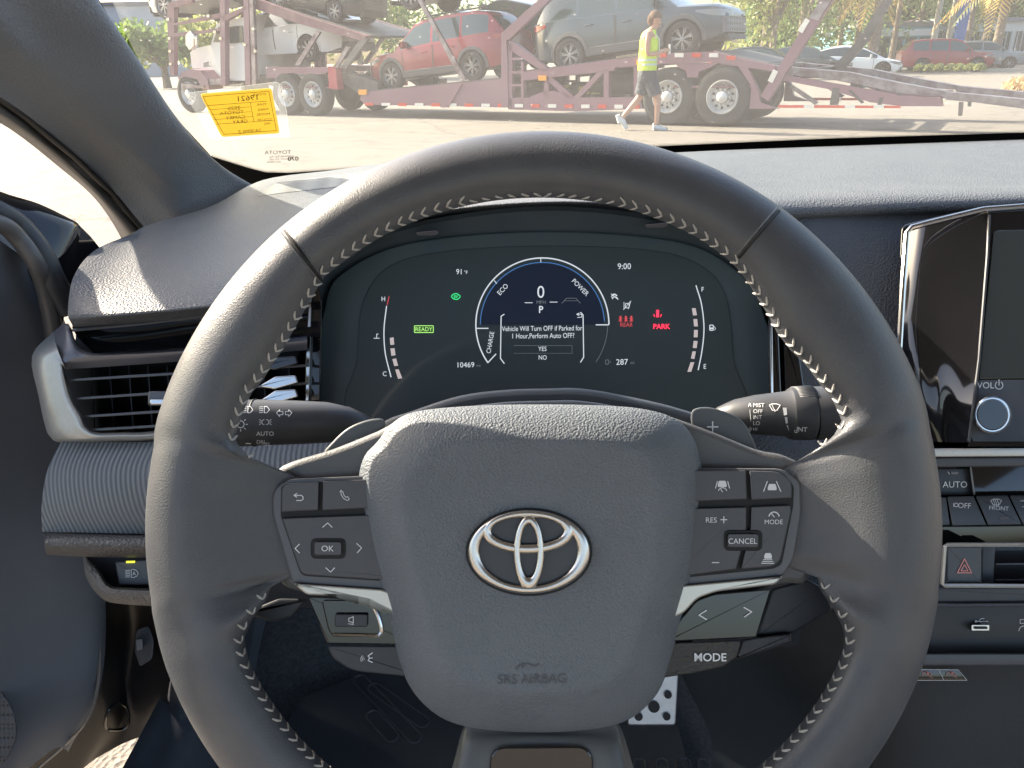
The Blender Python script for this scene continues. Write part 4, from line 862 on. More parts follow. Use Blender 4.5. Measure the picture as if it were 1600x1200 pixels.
plate(rp([(1040,918),(1078,914),(1223.5,900.5),(1212,913),(1120,924),(1090,934.5),(1068,958),(1040,970)], [1,1,3,6,8,8,6,1]), .3545, .368, 2.5, 'silver_strip', MATS['champagne_silver'], sw)
ro_ = plate(rp([(1040,1003),(1068,962),(1088,938),(1116,928),(1205,920),(1182,996)], [2,5,8,8,3,3]), .3585, .374, 2, 'track_switch', GLOSS, sw)
n = MB(); n.stroke([(1104,953.5),(1092,961),(1104,968)], 2.2, .3580); n.stroke([(1162,949),(1174.5,956),(1163,964)], 2.2, .3580); n.build('switch_print', WHITEP, ro_, smooth=0)
mb_ = plate(rp([(1035,1008),(1062,1004),(1158,1001),(1152,1026),(1130,1042),(1080,1052),(1030,1060)], [2,2,8,6,6,2,2]), .3595, .372, 2, 'mode_switch', mat('dusty_plastic', (.030,.030,.030), .4, bump=('noise', 500, .001), noise=(900, (.05,.048,.045))), sw)
n = MB(); n.text('MODE', 1110, 1027, 12, .3588, 0, 1.02, bold=.02); n.build('mode_print', WHITEP, mb_, smooth=0)
n = MB(); n.plate(rp([(1180,996),(1206,920),(1262,905),(1290,920),(1302,952),(1240,990)], 5), .380, .40, 4); n.build('spoke_back_cover', DARK, sw)
n = MB(); n.plate(rp([(1160,1000),(1180,996),(1236,990),(1236,1004),(1150,1030)], 3), .376, .39, 3); n.build('spoke_back_cover', DARK, sw); n = MB(); n.plate(rp([(380,958),(436,935),(480,936),(455,965),(425,972)], 5), .380, .40, 4); n.build('spoke_back_cover', DARK, sw)
# bottom spoke
bs = MB(); bs.surf([[D(*q) for q in c] for c in [
  [(735,1120,.372),(722,1142,.370),(712,1180,.366),(696,1240,.362),(680,1330,.362)],
  [(745,1120,.366),(738,1142,.364),(735,1170,.359),(725,1240,.355),(715,1330,.355)],
  [(850,1120,.366),(850,1142,.364),(850,1162,.360),(850,1240,.362),(850,1330,.36)],
  [(945,1120,.366),(952,1142,.364),(955,1170,.359),(965,1240,.355),(975,1330,.355)],
  [(960,1120,.372),(972,1142,.370),(984,1180,.366),(1000,1240,.362),(1014,1330,.362)]]], 5, 5)
bs.build('bottom_spoke', mat('spoke_teal_grey', (.088,.092,.094), .40, noise=(30, (.095,.10,.10))), sw)
plate(rp([(764,1290),(766,1180),(780,1167),(912,1166),(926,1180),(930,1290)], [2,16,10,10,16,2]), .3562, .365, 3, 'spoke_insert', GLOSS, sw)
# paddles
pd = plate(smoothpoly([(505,712),(520,690),(545,668),(575,656),(598,655),(600,668),(570,690),(545,712)], 4), .376, .384, 3, 'paddle_shifter', mat('paddle', (0.091, 0.104, 0.114), .4), sw)
n = MB(); n.stroke([(556,687),(566,686.5)], 2.4, .3752); n.build('minus_sign', WHITEP, pd, smooth=0)
pd = plate(smoothpoly([(1080,645),(1100,636),(1130,642),(1160,658),(1178,690),(1180,712),(1130,705),(1088,680)], 4), .376, .384, 3, 'paddle_shifter', MATS['paddle'], sw)
n = MB(); n.stroke([(1105,667),(1122,667)], 2.6, .3752); n.stroke([(1113.5,658.5),(1113.5,675.5)], 2.6, .3752); n.build('plus_sign', WHITEP, pd, smooth=0)

# stalks
STK = mat('stalk_plastic', (0.053, 0.056, 0.062), .42, noise=(80, (0.061, 0.065, 0.073)))
def stalk(pts, name, label, cat, rings=()):
    t = thing(name, label, cat, D(*pts[0][:2], pts[0][3]))
    m = MB(); m.tube([D(x, y, d) for x, y, r_, d in pts], [r_ * d / F for x, y, r_, d in pts], 28); m.build('stalk_body', STK, t); return t, m.bvh()
P1 = [(588,668,3,.452),(570,664,16,.450),(545,662,26,.447),(510,660,32,.445),(470,660,34,.443),(410,660,36,.440),(345,662,37.5,.437),(300,664,38,.435),(290,664,34,.435)]
t, bv = stalk(P1, 'light_stalk', 'black headlamp and turn signal stalk left of the steering column', 'stalk')
sh = hit(bv, .0004, .42)
n = MB(); n.tube([D(399 + 2.5 * math.cos(t_) * 0, 660, .440) + (UP * math.cos(t_) + (-FW) * math.sin(t_)) * (36.3 * .44 / F) for t_ in [math.pi * 2 * j / 30 for j in range(31)]], .0006, 5); n.build('ring_gap', GAP, t)
n = MB()
n.stroke([(432,645),(437,640),(437,643),(442,643),(442,648),(437,648),(437,651),(432,645)], 1.2, sh); n.stroke([(456,645),(451,640),(451,643),(446,643),(446,648),(451,648),(451,651),(456,645)], 1.2, sh)
for x in (405, 379):
    for i in range(4): n.stroke([(x, 636 + i * 3), (x + 6, 635.5 + i * 3)], 1.1, sh)
    n.stroke([(x + 8, 635), (x + 12, 635), (x + 16, 640), (x + 12, 645), (x + 8, 645), (x + 8, 635)], 1.3, sh)
for k in (-1, 1):
    n.stroke(arc(414.5 + k * 1.5, 659.5, 4, 90 * k - 90 + 90 if False else (-90 if k > 0 else 90), (90 if k > 0 else 270), 8), 1.2, sh)
    for i in (-1, 0, 1): n.stroke([(414.5 + k * 6.5, 659.5 + i * 2.4), (414.5 + k * 9.5, 659.5 + i * 4)], 1.1, sh)
n.text('AUTO', 414, 677.5, 6.4, sh, 0, 1.05); n.text('DRL', 408.5, 690.5, 5.6, sh, 0, 1.0); n.text('OFF', 416, 693.5, 4.8, sh, 0, 1.0)
n.stroke(arc(376, 663, 5.5, 0, 360, 12), 1.5, sh)
for a_ in range(0, 360, 45): n.stroke([(376 + 8 * math.cos(R(a_)), 663 + 8 * math.sin(R(a_))), (376 + 11 * math.cos(R(a_)), 663 + 11 * math.sin(R(a_)))], 1.5, sh)
n.stroke([(384,693),(392,693)], 1.8, sh)
n.build('stalk_print', WHITEP, t, smooth=0)
P2 = [(1108,652,3,.452),(1122,650,14,.450),(1148,649,25,.447),(1180,648,31,.444),(1215,647,34.5,.441),(1232,646.5,36,.440),(1233,646.5,39.5,.440),(1237,646.5,41,.440),(1268,645.5,42.5,.438),(1271,645.5,38,.438),(1273,645.5,42,.438),(1306,644,42,.436),(1330,644,36,.435),(1340,644,26,.435)]
t, bv = stalk(P2, 'wiper_stalk', 'black wiper stalk with white print right of the steering column', 'stalk')
sh = hit(bv, .0004, .42)
n = MB()
for a_ in range(-150, 60, 7):
    v = (UP * math.cos(R(a_)) + (-FW) * math.sin(R(a_ + 180))); 
kn_ = MB()
for j in range(0, 24):
    a_ = R(40 + j * 4.5)
    c_ = UP * math.sin(a_) - FW * math.cos(a_) * 1.0
    p0 = D(1238, 646.3, .440) + c_ * (41.2 * .440 / F); p1 = D(1266, 645.6, .438) + c_ * (42.4 * .438 / F); kn_.tube([p0, p1], .0005, 5)
kn_.build('knurled_ring', STK, t)
for i, s_ in enumerate(('MIST', 'OFF', 'INT', 'LO', 'HI')): n.text(s_, 1177, 633 + i * 9.4, 6.0 if i < 4 else 5.0, sh, 0, .98, 'L')
n.stroke([(1171.5,640),(1173,655),(1172,670)], 1.1, sh); n.stroke([(1169.5,635),(1171.5,630),(1173.5,635)], 1.3, sh); n.stroke([(1170,669),(1172,674),(1174.5,669)], 1.3, sh)
n.stroke([(1202,633),(1206,631),(1213,631),(1219,633),(1214,641),(1207,641),(1202,633)], 1.4, sh); n.stroke([(1206,632),(1211,643)], 1.3, sh)
for q in ([(1223,637),(1229,637),(1230,648),(1225,649)], [(1226,652),(1230,651.5),(1231,661),(1228,662)], [(1229,664.5),(1231,664),(1233,674)]): n.sheet(q, sh)
n.text('INT', 1253, 671, 6.8, sh, 2, 1.05, bold=.015); n.stroke([(1242,672),(1242,675.5),(1246,675.5)], 1.4, sh)
n.build('stalk_print', WHITEP, t, smooth=0)

# sticker on the windscreen
stk = thing('dealer_sticker', 'yellow stock sticker in a clear sleeve on the lower left of the windscreen', 'sticker', WS(380, 175, .004))
wsd2 = lambda px, py: (WS(px, py, .0045) - CAM).dot(FW)
n = MB(); n.sheet(rp([(312, 146), (424, 137), (437, 208), (346, 214)], 5), wsd2)
def translucent(name, c, w_=.55):
    m = bpy.data.materials.new(name); m.use_nodes = True; t_ = m.node_tree; b = t_.nodes['Principled BSDF']; b.inputs['Base Color'].default_value = (*c, 1); b.inputs['Roughness'].default_value = .6
    tl = t_.nodes.new('ShaderNodeBsdfTranslucent'); tl.inputs[0].default_value = (*c, 1); mx = t_.nodes.new('ShaderNodeMixShader'); mx.inputs[0].default_value = w_
    t_.links.new(b.outputs[0], mx.inputs[1]); t_.links.new(tl.outputs[0], mx.inputs[2]); t_.links.new(mx.outputs[0], t_.nodes['Material Output'].inputs[0]); return m
n.build('paper_label', translucent('yellow_paper', (.44, .28, .025), .5), stk, smooth=0)
cs_ = MB(); cs_.sheet([(288, 146), (432, 128), (440, 134), (455, 214), (330, 218)], lambda x, y: (WS(x, y, .006) - CAM).dot(FW))
m = bpy.data.materials.new('clear_sleeve'); m.use_nodes = True; t_ = m.node_tree; t_.nodes.clear(); o = t_.nodes.new('ShaderNodeOutputMaterial'); a = t_.nodes.new('ShaderNodeBsdfTransparent'); b = t_.nodes.new('ShaderNodeBsdfTranslucent'); b.inputs[0].default_value = (.9, .9, .88, 1); x_ = t_.nodes.new('ShaderNodeMixShader'); x_.inputs[0].default_value = .07
t_.links.new(a.outputs[0], x_.inputs[1]); t_.links.new(b.outputs[0], x_.inputs[2]); t_.links.new(x_.outputs[0], o.inputs[0])
cs_.build('plastic_sleeve', m, stk, smooth=0)
wsd3 = lambda px, py: (WS(px, py, .0065) - CAM).dot(FW)
n = MB(); n.stroke([(288,146),(432,128),(440,134),(455,214)], 1.1, wsd3); n.build('sleeve_edge', translucent('sleeve_white', (.45, .45, .44), .4), stk, smooth=0)
n = MB(); wk = wsd3
n.stroke([(317,151),(420,142.5),(432,204),(350,210)], .9, wk, True); n.stroke([(417,158),(324,165)], .8, wk); n.stroke([(391,160),(397,191)], .8, wk)
for a_, b_ in (((328,171.5),(391,167)),((331,179),(392,174.5)),((334,187),(395,182)),((338,194),(427,188))): n.stroke([a_, b_], .7, wk)
for i, s_ in enumerate(('STOCK', 'YEAR', 'MAKE', 'MODEL', 'COLOR')):
    n.text(s_, (405, 409, 411, 411, 413)[i], (147.5, 163, 171, 178.5, 187)[i], 3.6, wk, -4, 1.25, mirror=True)
n.text('VIN', 418, 193, 3.6, wk, -4, 1.2, mirror=True)
n.build('printed_form', mat('form_ink', (.06, .035, .005), .8), stk, smooth=0)
n = MB()
for s_, x, y, h in (('19621', 387, 153, 8), ('2025', 366, 169, 5.5), ('TOYOTA', 362, 176, 5), ('CAMRY', 368, 183.5, 5), ('GRAY', 375, 190, 5), ('2A3PMLZ', 390, 205, 5)): n.text(s_, x, y, h, wk, -5, 1.25, mirror=True)
n.build('hand_writing', MATS['form_ink'], stk, smooth=0)
# ================================================================ outside
def pt_(name, c, rough=.25, coat=.6): return mat(name, c, rough, coat=coat)
TYRE = mat('tyre_rubber', (.022, .022, .023), .75, noise=(20, (.035, .034, .033)))
ALLOY = mat('alloy', (.30, .30, .32), .3, .8)
WIN = mat('tinted_glass', (.035, .06, .062), .05, coat=.7)
CLAD = mat('grey_cladding', (.10, .10, .105), .6)
BLK = mat('black_trim', (.014, .014, .015), .4)
LAMP = mat('lamp_lens', (.22, .23, .25), .1, .3, coat=.6)
TAIL = mat('tail_lens', (.35, .02, .02), .15, coat=.6)
def lathe(mb, prof, n=28, c=(0, 0, 0)):
    mb.grid([[Vector((c[0] + r_ * math.cos(t), c[1] + y, c[2] + r_ * math.sin(t))) for t in [2 * math.pi * j / n for j in range(n)]] for r_, y in prof], close_v=True); return mb
def wheel(par, x, y, sgn, R_=.36, wd=.24, spokes=7, rimr=.66, rm=None, style='car'):
    """wheel part with tyre and hub sub-parts; y = outer face, sgn = +1/-1 side"""
    s = -sgn
    t = MB(); lathe(t, [(R_ * rimr, y + s * .01), (R_ * .82, y - s * .004), (R_ * .95, y + s * .01), (R_, y + s * .04), (R_, y + s * (wd - .04)), (R_ * .9, y + s * wd), (R_ * .6, y + s * wd)], 32, (x, 0, R_))
    w_ = t.build('wheel', TYRE, par)
    r_ = MB(); Rr = R_ * rimr
    if style == 'car':
        lathe(r_, [(Rr, y + s * .012), (Rr * .96, y + s * .0), (Rr * .90, y + s * .02), (Rr * .88, y + s * .10)], 32, (x, 0, R_))
        for k in range(spokes):
            for da in (-.11, .11):
                a = 2 * math.pi * k / spokes + .3 + da; dv = Vector((math.cos(a), 0, math.sin(a))); tv = Vector((-math.sin(a), 0, math.cos(a)))
                c = Vector((x, y + s * .03, R_)) + dv * Rr * .54
                r_.box(c, Rr * .80, .03, Rr * .085, (dv, Vector((0, 1, 0)), tv))
        lathe(r_, [(Rr * .2, y + s * .05), (Rr * .2, y + s * .015), (.001, y + s * .01)], 12, (x, 0, R_))
    else:
        lathe(r_, [(Rr, y + s * .01), (Rr * .95, y - s * .01), (Rr * .90, y + s * .03), (Rr * .70, y + s * (.09 if style == 'truck' else .02)), (Rr * .34, y + s * .10), (Rr * .33, y - s * .02), (Rr * .22, y - s * .04), (.001, y - s * .04)], 30, (x, 0, R_))
        for k in range(10):
            a = 2 * math.pi * k / 10; c = Vector((x + Rr * .45 * math.cos(a), y + s * .07, R_ + Rr * .45 * math.sin(a))); r_.tube([c, c - Vector((0, s * .05, 0))], .018, 6)
    r_.build('wheel_rim', rm or ALLOY, w_)
    b_ = MB()
    lathe(b_, [(Rr * .9, y + s * .12), (.001, y + s * .12)], 20, (x, 0, R_)); 
    if style != 'car':
        for k in range(10):
            a = 2 * math.pi * (k + .5) / 10; lathe(b_, [(Rr * .085, 0), (.001, -.001 * sgn * -1)], 8, (x + Rr * .62 * math.cos(a), y + s * .045, R_ + Rr * .62 * math.sin(a)))
    b_.build('brake_shade', BLK, w_)
    return w_
def make_car(name, label, cat, paint, kind='suv', group=None, L=4.75, W=.93, H=1.72, wb=2.75, wr=.37, nose=.84, cladding=None, spokes=7, rim=None, rails=False):
    t = thing(name, label, cat, (0, 0, 0), group)
    h = L / 2; xf, xr = wb / 2 + .05, -wb / 2 + .05
    belt = {'suv': [(-h, 1.10), (-h + .3, 1.14), (-.9, 1.10), (.9, 1.03), (1.25, 1.00), (h - .25, nose + .08), (h - .04, nose - .04), (h, nose - .15)],
            'sedan': [(-h, .95), (-h + .25, .99), (-.9, .95), (.9, .86), (1.3, .83), (h - .35, nose - .12), (h - .06, nose - .2), (h, nose - .3)]}[kind]
    if kind == 'suv': gh = [(-h + .10, 1.13), (-h + .30, 1.40), (-h + .55, H - .10), (-h + .95, H - .02), (-.5, H), (.25, H - .03), (.55, H - .10), (1.30, 1.00)]
    else: gh = [(-h + .12, .98), (-h + .6, H - .26), (-h + 1.3, H - .07), (-.35, H), (.15, H - .03), (.55, H - .14), (1.55, .80)]
    low = .24 if kind == 'sedan' else .30
    def wid(x): return W * (1 - .26 * abs(x / h) ** 7 - .04 * (x / h) ** 2)
    def mul(z): return itp([(.2, .93), (.4, .985), (.62, 1.0), (.85, .985), (1.1, .95)], z)
    def zlow(x):
        z = low + (.10 * max(0, (abs(x) - (h - .4)) / .4))
        for xw in (xf, xr):
            ra = wr + .075; dx = abs(x - xw)
            if dx < ra: z = max(z, wr - .02 + math.sqrt(ra * ra - dx * dx))
        return z
    xs = set([-h, -h + .02, -h + .07, h, h - .02, h - .07]); k = 46
    for i in range(k + 1): xs.add(round(-h + .12 + (L - .24) * i / k, 4))
    for xw in (xf, xr):
        for a in range(0, 181, 12): xs.add(round(xw + (wr + .0749) * math.cos(R(a)), 4))
    xs = sorted(xs); b = MB(); rows = []
    for x in xs:
        zl, zb = zlow(x), itp(belt, x); w0 = wid(x); zl = min(zl, zb - .03); r_ = []
        for f in (0, .12, .3, .5, .7, .88, 1): z = lerp(zl, zb, f); r_.append((x, w0 * mul(z), z))
        crown = [(x, w0 * .88, zb + .035), (x, w0 * .6, zb + .06), (x, 0, zb + .07)]
        r_ += crown; rows.append(r_ + [(p[0], -p[1], p[2]) for p in r_[-2::-1]])
    b.grid(rows); b.add(rows[0], [tuple(range(len(rows[0])))]); b.add(rows[-1], [tuple(range(len(rows[-1])))])
    b.build('body', paint, t, smooth=50, fixn=True)
    u = MB(); u.box((0, 0, .5), L - .5, 2 * W - .56, .44); u.box((0, 0, low + .05), wb - 2 * wr - .2, 2 * W - .16, .08); u.build('underbody', BLK, t)
    # greenhouse
    G = MB(); rows = []; gx = sorted(set([round(gh[0][0] + (gh[-1][0] - gh[0][0]) * i / 44, 4) for i in range(45)]))
    fs = (0, .06, .3, .6, .88, .96, 1)
    for x in gx:
        zb, zt = itp(belt, x) + .0, itp(gh, x); zt = max(zt, zb + .01); wB = wid(x) * .94; r_ = []
        for f in fs:
            z = lerp(zb, zt, f); wT = wB * (1 - .26 * ((z - zb) / (H - 1.0)) ** 1.15 * .9); r_.append(Vector((x, wT, z)))
        wT = r_[-1].y; r_ += [Vector((x, wT * .93, zt + .012)), Vector((x, wT * .6, zt + .035)), Vector((x, 0, zt + .045))]
        rows.append(r_ + [Vector((p.x, -p.y, p.z)) for p in r_[-2::-1]])
    n_ = len(rows[0]); paintm, sideL, sideR, fw_, rw_ = MB(), MB(), MB(), MB(), MB()
    x_a, x_b = gh[-3][0] + .02, gh[1 if kind == 'suv' else 2][0]
    pil_ = [(-.12, -.04)] + ([(-1.13, -1.03)] if kind == 'suv' else [])
    for i in range(len(gx) - 1):
        xm = (gx[i] + gx[i + 1]) / 2
        for j in range(n_ - 1):
            q = [rows[i][j], rows[i][j + 1], rows[i + 1][j + 1], rows[i + 1][j]]; jj = j if j < 9 else n_ - 2 - j; tgt = paintm
            if 1 <= jj <= 3:
                zt = itp(gh, xm)
                if zt - itp(belt, xm) > .16 and not any(a < xm < c for a, c in pil_) and gh[0][0] + (.42 if kind == 'suv' else .5) < xm < gh[-1][0] - .22: tgt = sideL if j < 9 else sideR
            if jj >= 7:
                if xm > x_a: tgt = fw_
                if xm < x_b and kind == 'sedan': tgt = rw_
                if kind == 'suv' and xm < gh[1][0] + .12: tgt = rw_
            tgt.add(q, [(0, 1, 2, 3)])
    paintm.build('roof', paint, t, smooth=60); sideL.build('side_window', WIN, t, smooth=60); sideR.build('side_window', WIN, t, smooth=60); fw_.build('windscreen', WIN, t, smooth=60); rw_.build('rear_window', WIN, t, smooth=60)
    # arches, sills, lamps, grille, mirrors, handles
    for xw in (xf, xr):
        for sg in (1, -1):
            a_ = MB(); prf = []
            for a in range(-8, 189, 14):
                ca, sa = math.cos(R(a)), math.sin(R(a)); row = []
                for rr, dy in ((wr + .045, -.02), (wr + .05, .016), (wr + (.13 if cladding else .078), .016), (wr + (.14 if cladding else .085), -.02)):
                    x, z = xw + rr * ca, wr - .02 + rr * sa; row.append((x, sg * (wid(x) * mul(z) + dy), z))
                prf.append(row)
            a_.grid(prf); a_.build('wheel_arch', cladding or paint, t)
    if cladding:
        for sg in (1, -1):
            a_ = MB(); X_ = [xr + wr + .1 + (wb - 2 * wr - .2) * i / 10 for i in range(11)]
            a_.grid([[(x, sg * (wid(x) * mul(z) + dy), z) for z, dy in ((low - .01, -.03), (low, .02), (low + .16, .015), (low + .18, -.01))] for x in X_]); a_.build('sill_cladding', cladding, t)
    for sg in (1, -1):
        for x0_, x1_ in ((-.10, .98), (-1.02, -.12)):
            s_ = MB(); zt = itp(belt, (x0_ + x1_) / 2)
            for xx in (x0_, x1_): s_.grid([[(xx - .008, sg * (wid(xx) * mul(z) + .004), z), (xx + .008, sg * (wid(xx) * mul(z) + .004), z)] for z in [low + .12 + (zt - low - .14) * i / 6 for i in range(7)]])
            s_.build('door_gap', BLK, t, smooth=0)
            hx = x0_ + .16; hz = zt - .16; hd = MB(); hd.tube([(hx, sg * (wid(hx) * mul(hz) + .0), hz), (hx + .04, sg * (wid(hx) * mul(hz) + .04), hz), (hx + .18, sg * (wid(hx) * mul(hz) + .04), hz), (hx + .22, sg * (wid(hx) * mul(hz)), hz)], .014, 6); hd.build('door_handle', paint, t)
        m_ = MB(); mz = itp(belt, .95) + .10; m_.surf([[(.85 + dx, sg * (W * y_), mz + dz) for dx, dz in ((0, -.08), (.05, -.02), (.06, .05), (0, .10))] for y_ in (.90, 1.0, 1.12, 1.16)], 3, 3); m_.box((.83, sg * W * 1.03, mz + .01), .06, .22, .15); m_.build('door_mirror', paint, t)
        hl = MB(); zc = nose - (.05 if kind == 'suv' else .22)
        hl.surf([[(h - .62, sg * (wid(h - .62) * mul(zc + .08) + .008), zc + .10), (h - .62, sg * (wid(h - .62) * mul(zc) + .008), zc + .06)], [(h - .3, sg * (wid(h - .3) * mul(zc) + .012), zc + .08), (h - .3, sg * (wid(h - .3) * mul(zc) + .012), zc - .04)], [(h - .07, sg * (wid(h - .07) + .01), zc + .05), (h - .07, sg * (wid(h - .07) + .01), zc - .08)], [(h + .015, sg * wid(h) * .8, zc + .03), (h + .015, sg * wid(h) * .8, zc - .08)], [(h + .02, sg * wid(h) * .55, zc + .02), (h + .02, sg * wid(h) * .55, zc - .06)]], 3, 3); hl.build('headlight', LAMP, t)
        tl = MB(); zc = (1.02 if kind == 'suv' else .85); tl.surf([[(-h + .40, sg * (wid(-h + .40) * mul(zc) + .01), zc + .06), (-h + .40, sg * (wid(-h + .4) * mul(zc) + .01), zc)], [(-h + .07, sg * (wid(-h + .07) + .0), zc + .08), (-h + .07, sg * (wid(-h + .07) + .01), zc - .06)], [(-h - .015, sg * wid(-h) * .8, zc + .07), (-h - .015, sg * wid(-h) * .8, zc - .07)], [(-h - .02, sg * wid(-h) * .4, zc + .06), (-h - .02, sg * wid(-h) * .4, zc - .02)]], 3, 3); tl.build('tail_light', TAIL, t)
        if rails:
            r_ = MB(); r_.tube([(-1.9, sg * .60, H - .04), (-1.8, sg * .62, H + .05), (0, sg * .63, H + .06), (.3, sg * .62, H + .04), (.42, sg * .61, H - .06)], .02, 6); r_.build('roof_rail', BLK, t)
    gz0, gz1 = (low + .10, nose - .14) if kind == 'suv' else (low + .05, nose - .38)
    g_ = MB(); g_.surf([[(h - .10, -W * .80, z_), (h - .012, -W * .72, z_), (h + .022, -W * .5, z_), (h + .03, 0, z_), (h + .022, W * .5, z_), (h - .012, W * .72, z_), (h - .10, W * .80, z_)] for z_ in (gz0, gz0 + .05, (gz0 + gz1) / 2, gz1)], 3, 3); g_.build('grille', mat('grille_mesh', (.12, .12, .13), .35, bump=('mesh', 9, .01)), t)
    g_ = MB(); g_.box((h - .02, 0, low + .02), .06, W * 1.3, .10); g_.box((-h + .02, 0, low + .12), .08, W * 1.4, .22); g_.build('lower_bumper', cladding or BLK, t)
    for xw in (xf, xr):
        for sg in (1, -1): wheel(t, xw, sg * (W - .015), sg, wr, spokes=spokes, rm=rim)
    return t
def put(o, M): o.matrix_world = M

# the truck and trailer stand along this line
T0 = Vector((3.75, 14.2, 0)); TU = Vector((-.848, .530, 0)); TV = Vector((.530, .848, 0))      # forward of the truck, and away from us
def TP(px, py, w=0): return PL(px, py, T0 + TV * w, TV)
def tpoly(mb, pts, w=0, th=.12): mb.prism([TP(x, y, w) for x, y in pts], TV * th); return mb
def tbar(mb, a, b, wd, w=0, th=.12):
    a, b = Vector(a), Vector(b); t_ = (b - a).normalized(); n = Vector((-t_.y, t_.x)) * wd / 2
    return tpoly(mb, [a + n, b + n, b - n, a - n], w, th)
def tparam(p): q = p - T0; return q.dot(TU), q.z
def TQ(s, w, z): return T0 + TU * s + TV * w + Vector((0, 0, z))
PUR = mat('purple_paint', (0.221, 0.112, 0.150), .5, coat=.15, noise=(2.5, (.22, .12, .145)))
PURD = mat('purple_dirty', (.15, .065, .085), .55, noise=(4, (.22, .11, .12)))
STEEL = mat('bare_steel', (.30, .27, .28), .45, .6, noise=(5, (.13, .09, .10)))
DSTEEL = mat('grimy_steel', (.07, .065, .065), .6, noise=(5, (.12, .11, .10)))
REDT = mat('reflective_red', (.60, .06, .03), .4); WHT = mat('reflective_white', (.75, .72, .66), .4)
ORG = mat('orange_lamp', (.85, .35, .03), .3); YEL = mat('yellow_strap', (.75, .60, .10), .6)
TWHL = mat('painted_white_wheel', (.70, .69, .67), .32, .2, noise=(8, (.55, .54, .52)))
TW = 2.35
tr = thing('car_trailer', 'long purple car carrier trailer with ramps lowered at the right, standing across the lot', 'trailer', TQ(0, 0, 0))
for w in (0, TW):
    k = TV * w
    def P_(pts, m, name, th=.12, dw=0):
        n = MB(); n.prism([TP(x, y, dw) + k for x, y in pts], TV * th); return n.build(name, m, tr, smooth=20)
    P_([(566,144),(640,136.5),(719,129.6),(783,123),(783,168),(690,165.5),(570,163.6),(562,155)], PUR, 'side_beam')
    P_([(783,62),(791,62),(793,100),(794,168),(783,168)], PUR, 'side_post', .14, -.02)
    P_([(794,72),(800,68),(800,168),(794,168)], PUR, 'ladder_rail'); P_([(814,95),(818,97),(818,168),(814,168)], PUR, 'ladder_rail')
    for y in (90, 111, 131): P_([(800,y),(814,y),(814,y+4),(800,y+4)], PUR, 'ladder_rung', .05)
    P_([(795,64),(806,68),(857,108),(850,113),(795,77)], PUR, 'brace')
    P_([(783,52),(845,-4),(862,-4),(795,62),(783,64)], PUR, 'upper_arm')
    P_([(817,112),(852,107.5),(960,92.5),(960,110),(852,122),(817,126)], PUR, 'upper_rail', .16)
    P_([(960,93),(990,89),(1040,83),(1115,80.5),(1152,90),(1210,102.5),(1212,112),(1150,103),(1112,97),(1040,100),(960,106)], PUR, 'rear_rail', .16, -.01)
    P_([(794,153),(900,152.5),(1000,152),(1004,170),(900,174),(794,171)], PUR, 'lower_beam')
    P_([(893,152),(900,148),(934,112),(946,110),(906,153)], PUR, 'brace'); P_([(855,120),(861,120),(897,152),(885,153),(855,126)], PUR, 'brace'); P_([(850,120),(857,120),(857,153),(850,153)], PUR, 'strut')
    P_([(943,108),(951,107),(951,152),(943,152)], PUR, 'strut'); P_([(990,104),(999,103),(1000,156),(990,156)], PUR, 'strut')
    P_([(826,153),(845,144),(862,142),(880,144),(896,153)], PUR, 'gusset'); P_([(690,150),(712,134),(722,131),(700,168),(688,168)], PUR, 'gusset', .05, -.03)
    P_([(1055,99),(1122,98),(1108,106),(1092,112),(1090,121),(1074,121),(1072,111),(1060,105)], PUR, 'fender_bracket', .3)
    P_([(1052,134),(1174,134),(1174,137),(1052,137)], PURD, 'side_rod', .05)
    P_([(1148,96),(1165,98),(1184,140),(1188,160),(1216,170),(1171,170),(1174,135)], PUR, 'rear_bracket')
    # ramps at the back
    P_([(1208,102),(1226,104),(1325,113),(1402,129),(1479,143),(1479,151),(1402,145),(1325,128),(1226,116),(1208,112)], STEEL, 'ramp_rail', .34, .05)
    P_([(1205,112),(1226,117),(1300,130),(1400,147),(1410,166),(1360,160),(1298,140),(1226,126),(1205,122)], PUR, 'ramp_beam', .12)
    P_([(1400,149),(1470,152),(1473,166),(1407,166)], PUR, 'tail_beam', .2, -.02)
    P_([(1470,143),(1567,152),(1640,160),(1720,170),(1720,180),(1600,170),(1523,160),(1478,156)], STEEL, 'end_ramp', .34, .05)
    P_([(1216,164),(1407,165.5),(1407,169),(1216,168.5)], REDT, 'reflector_strip', .03, -.03)
    for x in (1256, 1320, 1365): P_([(x,164),(x+16,164.3),(x+16,169),(x,168.8)], WHT, 'reflector_patch', .035, -.035)
    P_([(1301,137),(1312,137),(1308,164),(1296,164)], DSTEEL, 'ramp_leg'); P_([(1498,160),(1505,160),(1503,181),(1497,181)], DSTEEL, 'ramp_leg')
    P_([(1325,142),(1330,140),(1350,160),(1346,162)], DSTEEL, 'ramp_link', .04); P_([(1374,152),(1381,152),(1377,164),(1371,164)], DSTEEL, 'ramp_link', .04)
    P_([(1232,136),(1238,133),(1278,160),(1273,164)], STEEL, 'ram_cylinder', .08, .3)
    if w == 0: P_([(1188,150),(1284,-4),(1303,-4),(1200,158)], PUR, 'deck_arm', .16, -.05)
    if w == 0: P_([(1285,-6),(1302,-6),(1278,32),(1264,28)], STEEL, 'deck_ram', .10, -.08)
    if w == 0: P_([(1302,104),(1340,62),(1384,-6),(1398,-6),(1356,64),(1318,108)], DSTEEL, 'support_arm', .16, TW - .2)
    # upper deck
    P_([(387,0),(395,-4),(480,27),(573,56),(566,64),(470,38),(387,10)], PURD, 'upper_deck_beam', .14)
    P_([(651,-2),(657,-2),(728,124),(721,127)], STEEL, 'hydraulic_pole', .06, -.04)
